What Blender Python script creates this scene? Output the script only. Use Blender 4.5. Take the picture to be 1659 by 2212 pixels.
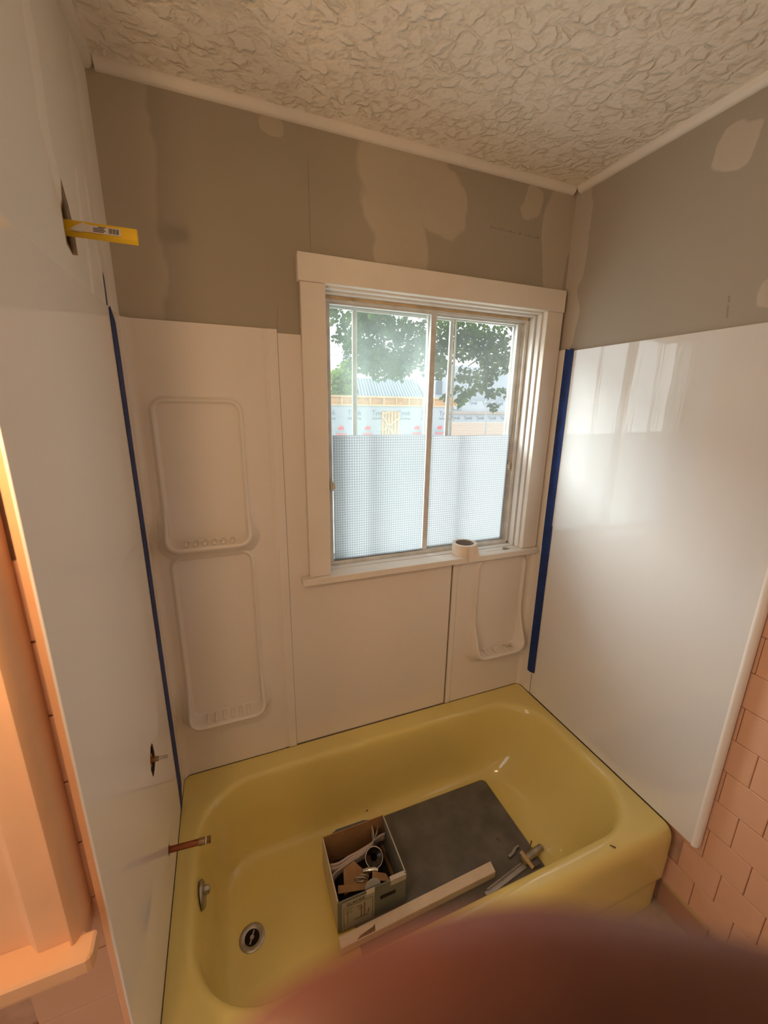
import bpy, bmesh, math, random
from mathutils import Vector, Matrix, Euler
random.seed(7)
for _o in list(bpy.data.objects):
    bpy.data.objects.remove(_o)
SC = bpy.context.scene
COL = SC.collection

# ------------------------------------------------------------------ camera
CAM_LOC = Vector((0.2313, -1.3554, 1.3245))
CAM_R = Vector((0.93124555, -0.36406042, 0.01554767))
CAM_D = Vector((-0.0793898, -0.24434728, -0.96643243))
CAM_F = Vector((0.35563883, 0.89875159, -0.256449))
cam_data = bpy.data.cameras.new('camera')
cam = bpy.data.objects.new('camera', cam_data)
COL.objects.link(cam)
_m = Matrix((CAM_R, -CAM_D, -CAM_F)).transposed().to_4x4()
_m.translation = CAM_LOC
cam.matrix_world = _m
cam_data.sensor_fit = 'HORIZONTAL'
cam_data.sensor_width = 36.0
cam_data.lens = 872.11 / 1659.0 * 36.0
cam_data.clip_start = 0.003
cam_data.clip_end = 300
cam_data.dof.use_dof = True
cam_data.dof.focus_distance = 1.9
cam_data.dof.aperture_fstop = 9.0
SC.camera = cam

# ------------------------------------------------------------------ world, exposure
SKY = 2.5
world = bpy.data.worlds.new('world')
SC.world = world
world.use_nodes = True
_nt = world.node_tree
_bg = _nt.nodes['Background']
_tc = _nt.nodes.new('ShaderNodeTexCoord')
_ns = _nt.nodes.new('ShaderNodeTexNoise')
_ns.inputs['Scale'].default_value = 2.2
_ns.inputs['Detail'].default_value = 4
_rp = _nt.nodes.new('ShaderNodeValToRGB')
_rp.color_ramp.elements[0].color = (0.86, 0.92, 1.0, 1)
_rp.color_ramp.elements[1].color = (1.0, 1.0, 1.0, 1)
_nt.links.new(_tc.outputs['Generated'], _ns.inputs['Vector'])
_nt.links.new(_ns.outputs['Fac'], _rp.inputs['Fac'])
_nt.links.new(_rp.outputs['Color'], _bg.inputs['Color'])
_bg.inputs['Strength'].default_value = SKY
SUN = 9.0                  # bright part of the cloud cover, up and to the left beyond the window
_sl = bpy.data.lights.new('sun', 'SUN'); _sl.energy = SUN; _sl.angle = math.radians(32); _sl.color = (0.92, 0.97, 1.0)
_so = bpy.data.objects.new('sun', _sl); COL.objects.link(_so)
_so.rotation_euler = Vector((0.72, -0.70, -0.72)).to_track_quat('-Z', 'Y').to_euler()
SC.view_settings.view_transform = 'Standard'
SC.view_settings.look = 'None'
SC.view_settings.gamma = 1.0
SC.view_settings.exposure = 0.0
SC.view_settings.use_curve_mapping = False
SC.cycles.use_denoising = True
SC.cycles.max_bounces = 14
SC.cycles.diffuse_bounces = 7
SC.cycles.glossy_bounces = 5
SC.cycles.transparent_max_bounces = 24
SC.cycles.sample_clamp_indirect = 8.0
BULB_POWER = 320.0          # emission strength of the vanity bulbs
BULB_COL = (1.0, 0.63, 0.32)

# ------------------------------------------------------------------ materials
def mat(name, col, rough=0.5, spec=0.5, metal=0.0, var=None, bump=None, coat=0.0, wave=None, sss=0.0):
    m = bpy.data.materials.new(name)
    m.use_nodes = True
    nt = m.node_tree
    b = nt.nodes['Principled BSDF']
    b.inputs['Base Color'].default_value = (*col, 1)
    b.inputs['Roughness'].default_value = rough
    b.inputs['Specular IOR Level'].default_value = spec
    b.inputs['Metallic'].default_value = metal
    if coat:
        b.inputs['Coat Weight'].default_value = coat
        b.inputs['Coat Roughness'].default_value = 0.08
    if sss:
        b.inputs['Subsurface Weight'].default_value = sss
        b.inputs['Subsurface Radius'].default_value = (0.006, 0.002, 0.001)
        b.inputs['Subsurface Scale'].default_value = 1.0
    tc = nt.nodes.new('ShaderNodeTexCoord')
    if var:
        sc, amt = var[0], var[1]
        n = nt.nodes.new('ShaderNodeTexNoise')
        n.inputs['Scale'].default_value = sc
        n.inputs['Detail'].default_value = 5
        mp = nt.nodes.new('ShaderNodeMapping')
        if len(var) > 2:
            mp.inputs['Scale'].default_value = var[2]
        nt.links.new(tc.outputs['Object'], mp.inputs['Vector'])
        nt.links.new(mp.outputs['Vector'], n.inputs['Vector'])
        r = nt.nodes.new('ShaderNodeValToRGB')
        r.color_ramp.elements[0].position = 0.3
        r.color_ramp.elements[1].position = 0.7
        r.color_ramp.elements[0].color = tuple(max(0, c * (1 - amt)) for c in col) + (1,)
        r.color_ramp.elements[1].color = tuple(min(1, c * (1 + amt)) for c in col) + (1,)
        nt.links.new(n.outputs['Fac'], r.inputs['Fac'])
        nt.links.new(r.outputs['Color'], b.inputs['Base Color'])
    if bump:
        n = nt.nodes.new('ShaderNodeTexNoise')
        n.inputs['Scale'].default_value = bump[0]
        n.inputs['Detail'].default_value = 4
        mp = nt.nodes.new('ShaderNodeMapping')
        if len(bump) > 3:
            mp.inputs['Scale'].default_value = bump[3]
        nt.links.new(tc.outputs['Object'], mp.inputs['Vector'])
        nt.links.new(mp.outputs['Vector'], n.inputs['Vector'])
        bp = nt.nodes.new('ShaderNodeBump')
        bp.inputs['Strength'].default_value = bump[1]
        bp.inputs['Distance'].default_value = bump[2]
        nt.links.new(n.outputs['Fac'], bp.inputs['Height'])
        nt.links.new(bp.outputs['Normal'], b.inputs['Normal'])
    return m

def drywall(name, base, mud, axis, patches, amt=0.05):
    """Bare board with joint-compound patches.  patches: (a, z, ra, rz) in the wall plane, axis 0 = x along the wall, 1 = y along the wall."""
    m = mat(name, base, 0.75, 0.25)
    nt = m.node_tree
    b = nt.nodes['Principled BSDF']
    geo = nt.nodes.new('ShaderNodeNewGeometry')
    sep = nt.nodes.new('ShaderNodeSeparateXYZ')
    nz = nt.nodes.new('ShaderNodeTexNoise')
    nz.inputs['Scale'].default_value = 7.0
    nz.inputs['Detail'].default_value = 3
    nt.links.new(geo.outputs['Position'], nz.inputs['Vector'])
    sub = nt.nodes.new('ShaderNodeVectorMath'); sub.operation = 'SUBTRACT'
    sub.inputs[1].default_value = (0.5, 0.5, 0.5)
    nt.links.new(nz.outputs['Color'], sub.inputs[0])
    scl = nt.nodes.new('ShaderNodeVectorMath'); scl.operation = 'SCALE'
    scl.inputs['Scale'].default_value = 0.10
    nt.links.new(sub.outputs[0], scl.inputs[0])
    add = nt.nodes.new('ShaderNodeVectorMath'); add.operation = 'ADD'
    nt.links.new(geo.outputs['Position'], add.inputs[0])
    nt.links.new(scl.outputs[0], add.inputs[1])
    nt.links.new(add.outputs[0], sep.inputs[0])
    def M(op, a, c=None, clamp=False):
        n = nt.nodes.new('ShaderNodeMath'); n.operation = op; n.use_clamp = clamp
        for i, v in enumerate((a, c)):
            if v is None: continue
            if isinstance(v, (int, float)): n.inputs[i].default_value = v
            else: nt.links.new(v, n.inputs[i])
        return n.outputs[0]
    total = None
    for (a, z, ra, rz) in patches:
        da = M('POWER', M('ABSOLUTE', M('DIVIDE', M('SUBTRACT', sep.outputs['XY'[axis]], a), ra)), 2.6)
        dz = M('POWER', M('ABSOLUTE', M('DIVIDE', M('SUBTRACT', sep.outputs['Z'], z), rz)), 2.6)
        d = M('POWER', M('ADD', da, dz), 1 / 2.6)
        k = M('MULTIPLY', M('SUBTRACT', 1.0, d), 9.0, True)
        total = k if total is None else M('MAXIMUM', total, k)
    n2 = nt.nodes.new('ShaderNodeTexNoise'); n2.inputs['Scale'].default_value = 3.5; n2.inputs['Detail'].default_value = 4
    nt.links.new(geo.outputs['Position'], n2.inputs['Vector'])
    fac = M('MULTIPLY', total, M('ADD', M('MULTIPLY', n2.outputs['Fac'], 0.7), 0.5), True)
    mix = nt.nodes.new('ShaderNodeMix'); mix.data_type = 'RGBA'
    mix.inputs['A'].default_value = (*base, 1); mix.inputs['B'].default_value = (*mud, 1)
    nt.links.new(fac, mix.inputs['Factor'])
    n3 = nt.nodes.new('ShaderNodeTexNoise'); n3.inputs['Scale'].default_value = 2.0; n3.inputs['Detail'].default_value = 6
    nt.links.new(geo.outputs['Position'], n3.inputs['Vector'])
    hs = nt.nodes.new('ShaderNodeHueSaturation')
    nt.links.new(mix.outputs['Result'], hs.inputs['Color'])
    nt.links.new(M('ADD', M('MULTIPLY', n3.outputs['Fac'], 2 * amt), 1 - amt), hs.inputs['Value'])
    nt.links.new(hs.outputs['Color'], b.inputs['Base Color'])
    bp = nt.nodes.new('ShaderNodeBump'); bp.inputs['Strength'].default_value = 0.6; bp.inputs['Distance'].default_value = 0.0012
    nt.links.new(total, bp.inputs['Height'])
    nt.links.new(bp.outputs['Normal'], b.inputs['Normal'])
    return m

def ceiling_mat():
    m = mat('ceiling_texture', (0.88, 0.83, 0.73), 0.8, 0.2)
    nt = m.node_tree; b = nt.nodes['Principled BSDF']
    geo = nt.nodes.new('ShaderNodeNewGeometry')
    nz = nt.nodes.new('ShaderNodeTexNoise'); nz.inputs['Scale'].default_value = 16; nz.inputs['Detail'].default_value = 3
    nt.links.new(geo.outputs['Position'], nz.inputs['Vector'])
    sc = nt.nodes.new('ShaderNodeVectorMath'); sc.operation = 'SCALE'; sc.inputs['Scale'].default_value = 0.075
    nt.links.new(nz.outputs['Color'], sc.inputs[0])
    ad = nt.nodes.new('ShaderNodeVectorMath'); ad.operation = 'ADD'
    nt.links.new(geo.outputs['Position'], ad.inputs[0]); nt.links.new(sc.outputs[0], ad.inputs[1])
    vo = nt.nodes.new('ShaderNodeTexVoronoi'); vo.feature = 'DISTANCE_TO_EDGE'; vo.inputs['Scale'].default_value = 25
    nt.links.new(ad.outputs[0], vo.inputs['Vector'])
    r = nt.nodes.new('ShaderNodeValToRGB'); r.color_ramp.interpolation = 'EASE'
    r.color_ramp.elements[0].position = 0.0; r.color_ramp.elements[1].position = 0.24
    nt.links.new(vo.outputs['Distance'], r.inputs['Fac'])
    # creases come and go
    n2 = nt.nodes.new('ShaderNodeTexNoise'); n2.inputs['Scale'].default_value = 24; n2.inputs['Detail'].default_value = 2
    nt.links.new(geo.outputs['Position'], n2.inputs['Vector'])
    r2 = nt.nodes.new('ShaderNodeValToRGB'); r2.color_ramp.elements[0].position = 0.42; r2.color_ramp.elements[1].position = 0.62
    nt.links.new(n2.outputs['Fac'], r2.inputs['Fac'])
    mx = nt.nodes.new('ShaderNodeMath'); mx.operation = 'MAXIMUM'
    nt.links.new(r.outputs['Color'], mx.inputs[0]); nt.links.new(r2.outputs['Color'], mx.inputs[1])
    n3 = nt.nodes.new('ShaderNodeTexNoise'); n3.inputs['Scale'].default_value = 110; n3.inputs['Detail'].default_value = 3
    nt.links.new(geo.outputs['Position'], n3.inputs['Vector'])
    ma = nt.nodes.new('ShaderNodeMath'); ma.operation = 'MULTIPLY_ADD'; ma.inputs[1].default_value = 0.10
    n4 = nt.nodes.new('ShaderNodeTexNoise'); n4.inputs['Scale'].default_value = 34; n4.inputs['Detail'].default_value = 2
    nt.links.new(geo.outputs['Position'], n4.inputs['Vector'])
    mb_ = nt.nodes.new('ShaderNodeMath'); mb_.operation = 'MULTIPLY_ADD'; mb_.inputs[1].default_value = 0.9
    nt.links.new(n4.outputs['Fac'], mb_.inputs[0]); nt.links.new(mx.outputs[0], mb_.inputs[2])
    nt.links.new(n3.outputs['Fac'], ma.inputs[0]); nt.links.new(mb_.outputs[0], ma.inputs[2])
    bp = nt.nodes.new('ShaderNodeBump'); bp.inputs['Strength'].default_value = 0.8; bp.inputs['Distance'].default_value = 0.0048
    nt.links.new(ma.outputs[0], bp.inputs['Height'])
    nt.links.new(bp.outputs['Normal'], b.inputs['Normal'])
    # crease shading put into the colour: a darker tone between the blobs
    mc = nt.nodes.new('ShaderNodeMix'); mc.data_type = 'RGBA'
    mc.inputs['A'].default_value = (0.80, 0.735, 0.62, 1); mc.inputs['B'].default_value = (0.88, 0.83, 0.73, 1)
    nt.links.new(mx.outputs[0], mc.inputs['Factor'])
    nt.links.new(mc.outputs['Result'], b.inputs['Base Color'])
    return m

def schlick(nt):
    g = nt.nodes.new('ShaderNodeNewGeometry')
    d = nt.nodes.new('ShaderNodeVectorMath'); d.operation = 'DOT_PRODUCT'
    nt.links.new(g.outputs['Incoming'], d.inputs[0]); nt.links.new(g.outputs['Normal'], d.inputs[1])
    prev = d.outputs['Value']
    for op, v in (('ABSOLUTE', None), ('SUBTRACT', 1.0), ('POWER', 5.0), ('MULTIPLY', 0.96), ('ADD', 0.02)):
        n = nt.nodes.new('ShaderNodeMath'); n.operation = op; n.use_clamp = op != 'ABSOLUTE'
        if op == 'SUBTRACT':
            n.inputs[0].default_value = 1.0; nt.links.new(prev, n.inputs[1])
        else:
            nt.links.new(prev, n.inputs[0])
            if v is not None: n.inputs[1].default_value = v
        prev = n.outputs[0]
    return prev
def glass_mat(name, tint, haze, haze_col):
    m = bpy.data.materials.new(name); m.use_nodes = True
    nt = m.node_tree; nt.nodes.clear()
    out = nt.nodes.new('ShaderNodeOutputMaterial')
    tr = nt.nodes.new('ShaderNodeBsdfTransparent'); tr.inputs['Color'].default_value = (*tint, 1)
    gl = nt.nodes.new('ShaderNodeBsdfGlossy'); gl.inputs['Roughness'].default_value = 0.01
    tl = nt.nodes.new('ShaderNodeBsdfTranslucent'); tl.inputs['Color'].default_value = (*haze_col, 1)
    fres = schlick(nt)
    m1 = nt.nodes.new('ShaderNodeMixShader'); m2 = nt.nodes.new('ShaderNodeMixShader')
    geo = nt.nodes.new('ShaderNodeNewGeometry')
    nz = nt.nodes.new('ShaderNodeTexNoise'); nz.inputs['Scale'].default_value = 5; nz.inputs['Detail'].default_value = 5
    nt.links.new(geo.outputs['Position'], nz.inputs['Vector'])
    mu = nt.nodes.new('ShaderNodeMath'); mu.operation = 'MULTIPLY'; mu.inputs[1].default_value = 2 * haze; mu.use_clamp = True
    nt.links.new(nz.outputs['Fac'], mu.inputs[0])
    nt.links.new(mu.outputs[0], m1.inputs['Fac'])
    nt.links.new(tr.outputs[0], m1.inputs[1]); nt.links.new(tl.outputs[0], m1.inputs[2])
    nt.links.new(fres, m2.inputs['Fac'])
    nt.links.new(m1.outputs[0], m2.inputs[1]); nt.links.new(gl.outputs[0], m2.inputs[2])
    nt.links.new(m2.outputs[0], out.inputs['Surface'])
    return m

def film_mat():
    m = bpy.data.materials.new('prismatic_film'); m.use_nodes = True
    nt = m.node_tree; nt.nodes.clear()
    out = nt.nodes.new('ShaderNodeOutputMaterial')
    geo = nt.nodes.new('ShaderNodeNewGeometry')
    mp = nt.nodes.new('ShaderNodeMapping'); mp.inputs['Scale'].default_value = (105, 105, 105)
    nt.links.new(geo.outputs['Position'], mp.inputs['Vector'])
    sp = nt.nodes.new('ShaderNodeSeparateXYZ'); nt.links.new(mp.outputs[0], sp.inputs[0])
    def M(op, a, c=None):
        n = nt.nodes.new('ShaderNodeMath'); n.operation = op
        for i, v in enumerate((a, c)):
            if v is None: continue
            if isinstance(v, (int, float)): n.inputs[i].default_value = v
            else: nt.links.new(v, n.inputs[i])
        return n.outputs[0]
    T = 2 * math.pi
    sx = M('SINE', M('MULTIPLY', sp.outputs['X'], T)); sz = M('SINE', M('MULTIPLY', sp.outputs['Z'], T))
    pr = M('MULTIPLY', M('ADD', M('MULTIPLY', sx, sz), M('ADD', sx, sz)), 0.3)
    pat = M('ADD', M('MULTIPLY', pr, 0.5), 0.5)
    r = nt.nodes.new('ShaderNodeValToRGB')
    r.color_ramp.elements[0].position = 0.2; r.color_ramp.elements[0].color = (0.46, 0.465, 0.475, 1)
    r.color_ramp.elements[1].position = 0.85; r.color_ramp.elements[1].color = (0.78, 0.785, 0.80, 1)
    nt.links.new(pat, r.inputs['Fac'])
    tl = nt.nodes.new('ShaderNodeBsdfTranslucent'); nt.links.new(r.outputs['Color'], tl.inputs['Color'])
    gl = nt.nodes.new('ShaderNodeBsdfGlossy'); gl.inputs['Roughness'].default_value = 0.25
    tr = nt.nodes.new('ShaderNodeBsdfTransparent'); nt.links.new(r.outputs['Color'], tr.inputs['Color'])
    m1 = nt.nodes.new('ShaderNodeMixShader'); m1.inputs['Fac'].default_value = 0.28
    m2 = nt.nodes.new('ShaderNodeMixShader'); m2.inputs['Fac'].default_value = 0.05
    bp = nt.nodes.new('ShaderNodeBump'); bp.inputs['Strength'].default_value = 0.6; bp.inputs['Distance'].default_value = 0.002
    nt.links.new(pat, bp.inputs['Height']); nt.links.new(bp.outputs['Normal'], gl.inputs['Normal'])
    nt.links.new(tl.outputs[0], m1.inputs[1]); nt.links.new(tr.outputs[0], m1.inputs[2])
    nt.links.new(m1.outputs[0], m2.inputs[1]); nt.links.new(gl.outputs[0], m2.inputs[2])
    nt.links.new(m2.outputs[0], out.inputs['Surface'])
    return m

def leaf_mat(name, col, col2):
    m = bpy.data.materials.new(name); m.use_nodes = True
    nt = m.node_tree; nt.nodes.clear()
    out = nt.nodes.new('ShaderNodeOutputMaterial')
    geo = nt.nodes.new('ShaderNodeNewGeometry')
    nz = nt.nodes.new('ShaderNodeTexNoise'); nz.inputs['Scale'].default_value = 2.5; nz.inputs['Detail'].default_value = 6
    nt.links.new(geo.outputs['Position'], nz.inputs['Vector'])
    r = nt.nodes.new('ShaderNodeValToRGB')
    r.color_ramp.elements[0].position = 0.35; r.color_ramp.elements[0].color = (*col, 1)
    r.color_ramp.elements[1].position = 0.65; r.color_ramp.elements[1].color = (*col2, 1)
    nt.links.new(nz.outputs['Fac'], r.inputs['Fac'])
    d = nt.nodes.new('ShaderNodeBsdfDiffuse'); t = nt.nodes.new('ShaderNodeBsdfTranslucent')
    nt.links.new(r.outputs['Color'], d.inputs['Color']); nt.links.new(r.outputs['Color'], t.inputs['Color'])
    mx = nt.nodes.new('ShaderNodeMixShader'); mx.inputs['Fac'].default_value = 0.45
    nt.links.new(d.outputs[0], mx.inputs[1]); nt.links.new(t.outputs[0], mx.inputs[2])
    nt.links.new(mx.outputs[0], out.inputs['Surface'])
    return m

def emit_mat(name, col, strength):
    m = bpy.data.materials.new(name); m.use_nodes = True
    nt = m.node_tree; nt.nodes.clear()
    out = nt.nodes.new('ShaderNodeOutputMaterial'); e = nt.nodes.new('ShaderNodeEmission')
    e.inputs['Color'].default_value = (*col, 1); e.inputs['Strength'].default_value = strength
    nt.links.new(e.outputs[0], out.inputs['Surface'])
    return m

# the drywall sheets: board + compound
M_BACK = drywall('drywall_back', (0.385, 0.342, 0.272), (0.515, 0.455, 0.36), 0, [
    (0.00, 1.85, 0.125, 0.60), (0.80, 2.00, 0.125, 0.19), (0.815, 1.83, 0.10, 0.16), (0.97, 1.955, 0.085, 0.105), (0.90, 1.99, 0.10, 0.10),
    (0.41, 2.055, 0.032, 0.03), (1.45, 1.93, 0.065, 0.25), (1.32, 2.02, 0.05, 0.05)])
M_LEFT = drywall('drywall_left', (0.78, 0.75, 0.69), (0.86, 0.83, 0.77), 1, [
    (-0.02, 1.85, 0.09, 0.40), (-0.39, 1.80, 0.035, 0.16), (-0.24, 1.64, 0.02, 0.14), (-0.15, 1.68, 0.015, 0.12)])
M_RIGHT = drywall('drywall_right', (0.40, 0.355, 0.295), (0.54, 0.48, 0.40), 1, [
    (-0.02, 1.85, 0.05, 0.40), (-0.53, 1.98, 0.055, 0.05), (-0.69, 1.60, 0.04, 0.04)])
M_CEIL = ceiling_mat()
M_WALL = mat('painted_wall', (0.66, 0.60, 0.52), 0.7, 0.3, var=(3, 0.05))
M_TRIM = mat('trim_paint', (0.80, 0.76, 0.69), 0.45, 0.4, var=(6, 0.04), bump=(40, 0.15, 0.0008))
M_CASING = mat('casing_paint', (0.80, 0.74, 0.665), 0.5, 0.35, var=(9, 0.03), bump=(60, 0.35, 0.0008, (6, 6, 0.5)))
M_CASING_H = mat('casing_paint_head', (0.80, 0.74, 0.665), 0.5, 0.35, var=(9, 0.03), bump=(60, 0.25, 0.0008, (0.5, 6, 6)))
M_JAMB = mat('jamb_paint', (0.80, 0.78, 0.75), 0.45, 0.4, var=(8, 0.05), bump=(70, 0.3, 0.0008, (6, 6, 0.5)))
M_ALU = mat('window_aluminium', (0.72, 0.72, 0.70), 0.38, 0.5, 0.35, var=(20, 0.12))
M_PUTTY = mat('old_caulk', (0.55, 0.42, 0.26), 0.7, 0.3, var=(14, 0.3))
M_PANEL = mat('acrylic_panel', (0.90, 0.87, 0.84), 0.06, 0.7, bump=(2.0, 0.06, 0.003))
M_BACKPANEL = mat('acrylic_back_panel', (0.80, 0.74, 0.675), 0.16, 0.5, bump=(4.0, 0.10, 0.002))
M_RPANEL = mat('acrylic_gloss_panel', (0.76, 0.75, 0.74), 0.03, 1.0, coat=0.6, bump=(1.0, 0.35, 0.006, (1, 9.0, 0.7)))
M_TUB = mat('yellow_enamel', (0.76, 0.625, 0.215), 0.10, 0.8, var=(4, 0.03))
M_TUBDARK = mat('dark_gap', (0.02, 0.016, 0.012), 0.9, 0.1)
M_CHROME = mat('chrome', (0.75, 0.73, 0.70), 0.16, 0.5, 1.0)
M_DULL = mat('dull_metal', (0.42, 0.40, 0.37), 0.38, 0.5, 0.9, var=(30, 0.2))
M_COPPER = mat('copper_pipe', (0.27, 0.085, 0.035), 0.45, 0.5, 0.75, var=(40, 0.4))
M_BRASS = mat('brass_fitting', (0.34, 0.235, 0.12), 0.38, 0.5, 0.85, var=(60, 0.25))
M_TILE = mat('pink_tile', (0.74, 0.43, 0.285), 0.12, 0.5, var=(3, 0.06))
M_GROUT = mat('tile_grout', (0.56, 0.34, 0.23), 0.85, 0.2, var=(25, 0.15))
M_BASETILE = mat('base_tile', (0.44, 0.235, 0.145), 0.15, 0.5, var=(3, 0.06))
M_CAPTILE = mat('cap_trim_tile', (0.52, 0.36, 0.17), 0.2, 0.5)
M_FLOOR = mat('floor_vinyl', (0.46, 0.37, 0.28), 0.45, 0.4, var=(18, 0.12))
M_PINKEDGE = mat('pink_painted_edge', (0.88, 0.49, 0.27), 0.5, 0.4, var=(10, 0.05))
M_MOULD = mat('lamp_tinted_white_paint', (0.74, 0.43, 0.245), 0.42, 0.45, var=(8, 0.06), bump=(30, 0.2, 0.001))  # white paint with the lamp's orange put into its colour
M_BLUE = mat('blue_tape', (0.012, 0.035, 0.16), 0.6, 0.3, var=(25, 0.25), bump=(70, 0.3, 0.0006))
M_TAPE = mat('masking_tape', (0.84, 0.72, 0.60), 0.6, 0.3, var=(60, 0.04))
M_CORE = mat('grey_cardboard_core', (0.30, 0.29, 0.29), 0.7, 0.3)
M_CREAM = mat('cream_plastic', (0.76, 0.70, 0.55), 0.4, 0.4)
M_YELLOW = mat('yellow_wrapper', (0.86, 0.55, 0.02), 0.4, 0.5, bump=(60, 0.4, 0.002))
M_WHITE = mat('white_label', (0.75, 0.70, 0.65), 0.6, 0.3, bump=(50, 0.3, 0.001))
M_INK = mat('dark_ink', (0.03, 0.025, 0.03), 0.7, 0.2)
M_GREYINK = mat('faint_print', (0.30, 0.27, 0.235), 0.8, 0.2)
M_BOARD = mat('grey_board', (0.135, 0.125, 0.115), 0.7, 0.3, var=(12, 0.25), bump=(90, 0.3, 0.001))
M_BOXOUT = mat('box_grey_print', (0.19, 0.20, 0.185), 0.55, 0.35, var=(9, 0.1))
M_BOXSIDE = mat('box_white_print', (0.52, 0.47, 0.40), 0.55, 0.35, var=(14, 0.15))
M_KRAFT = mat('kraft_board', (0.33, 0.19, 0.095), 0.8, 0.2, var=(20, 0.12))
M_LABELP = mat('box_label_print', (0.42, 0.40, 0.36), 0.5, 0.4, var=(20, 0.06))
M_CLEAR = mat('clear_tape', (0.56, 0.52, 0.46), 0.18, 0.5)
M_PAPER = mat('white_paper', (0.64, 0.56, 0.54), 0.7, 0.2, var=(30, 0.08))
M_GREYTAB = mat('grey_tab', (0.30, 0.29, 0.26), 0.6, 0.3)
M_STICK = mat('white_trim_stick', (0.74, 0.62, 0.50), 0.5, 0.35, var=(20, 0.05), bump=(60, 0.2, 0.0006))
M_STAIN = mat('brown_stain', (0.16, 0.10, 0.055), 0.8, 0.2, var=(60, 0.3))
M_BULB = emit_mat('lit_bulb', BULB_COL, BULB_POWER)
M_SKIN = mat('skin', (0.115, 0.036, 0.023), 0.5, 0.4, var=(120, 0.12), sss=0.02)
M_NAIL = mat('nail', (0.62, 0.36, 0.30), 0.3, 0.5)
M_SLEEVE = mat('sleeve_cloth', (0.06, 0.07, 0.09), 0.9, 0.2, var=(60, 0.2))
M_PANE_L = glass_mat('hazy_pane', (0.96, 0.98, 0.97), 0.10, (0.80, 0.95, 0.86))
M_PANE_R = glass_mat('clear_pane', (0.96, 0.98, 0.96), 0.02, (0.95, 0.96, 0.92))
M_PANE_S = glass_mat('storm_pane', (0.97, 0.98, 0.98), 0.02, (0.92, 0.95, 0.95))
M_FILM = film_mat()

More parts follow.
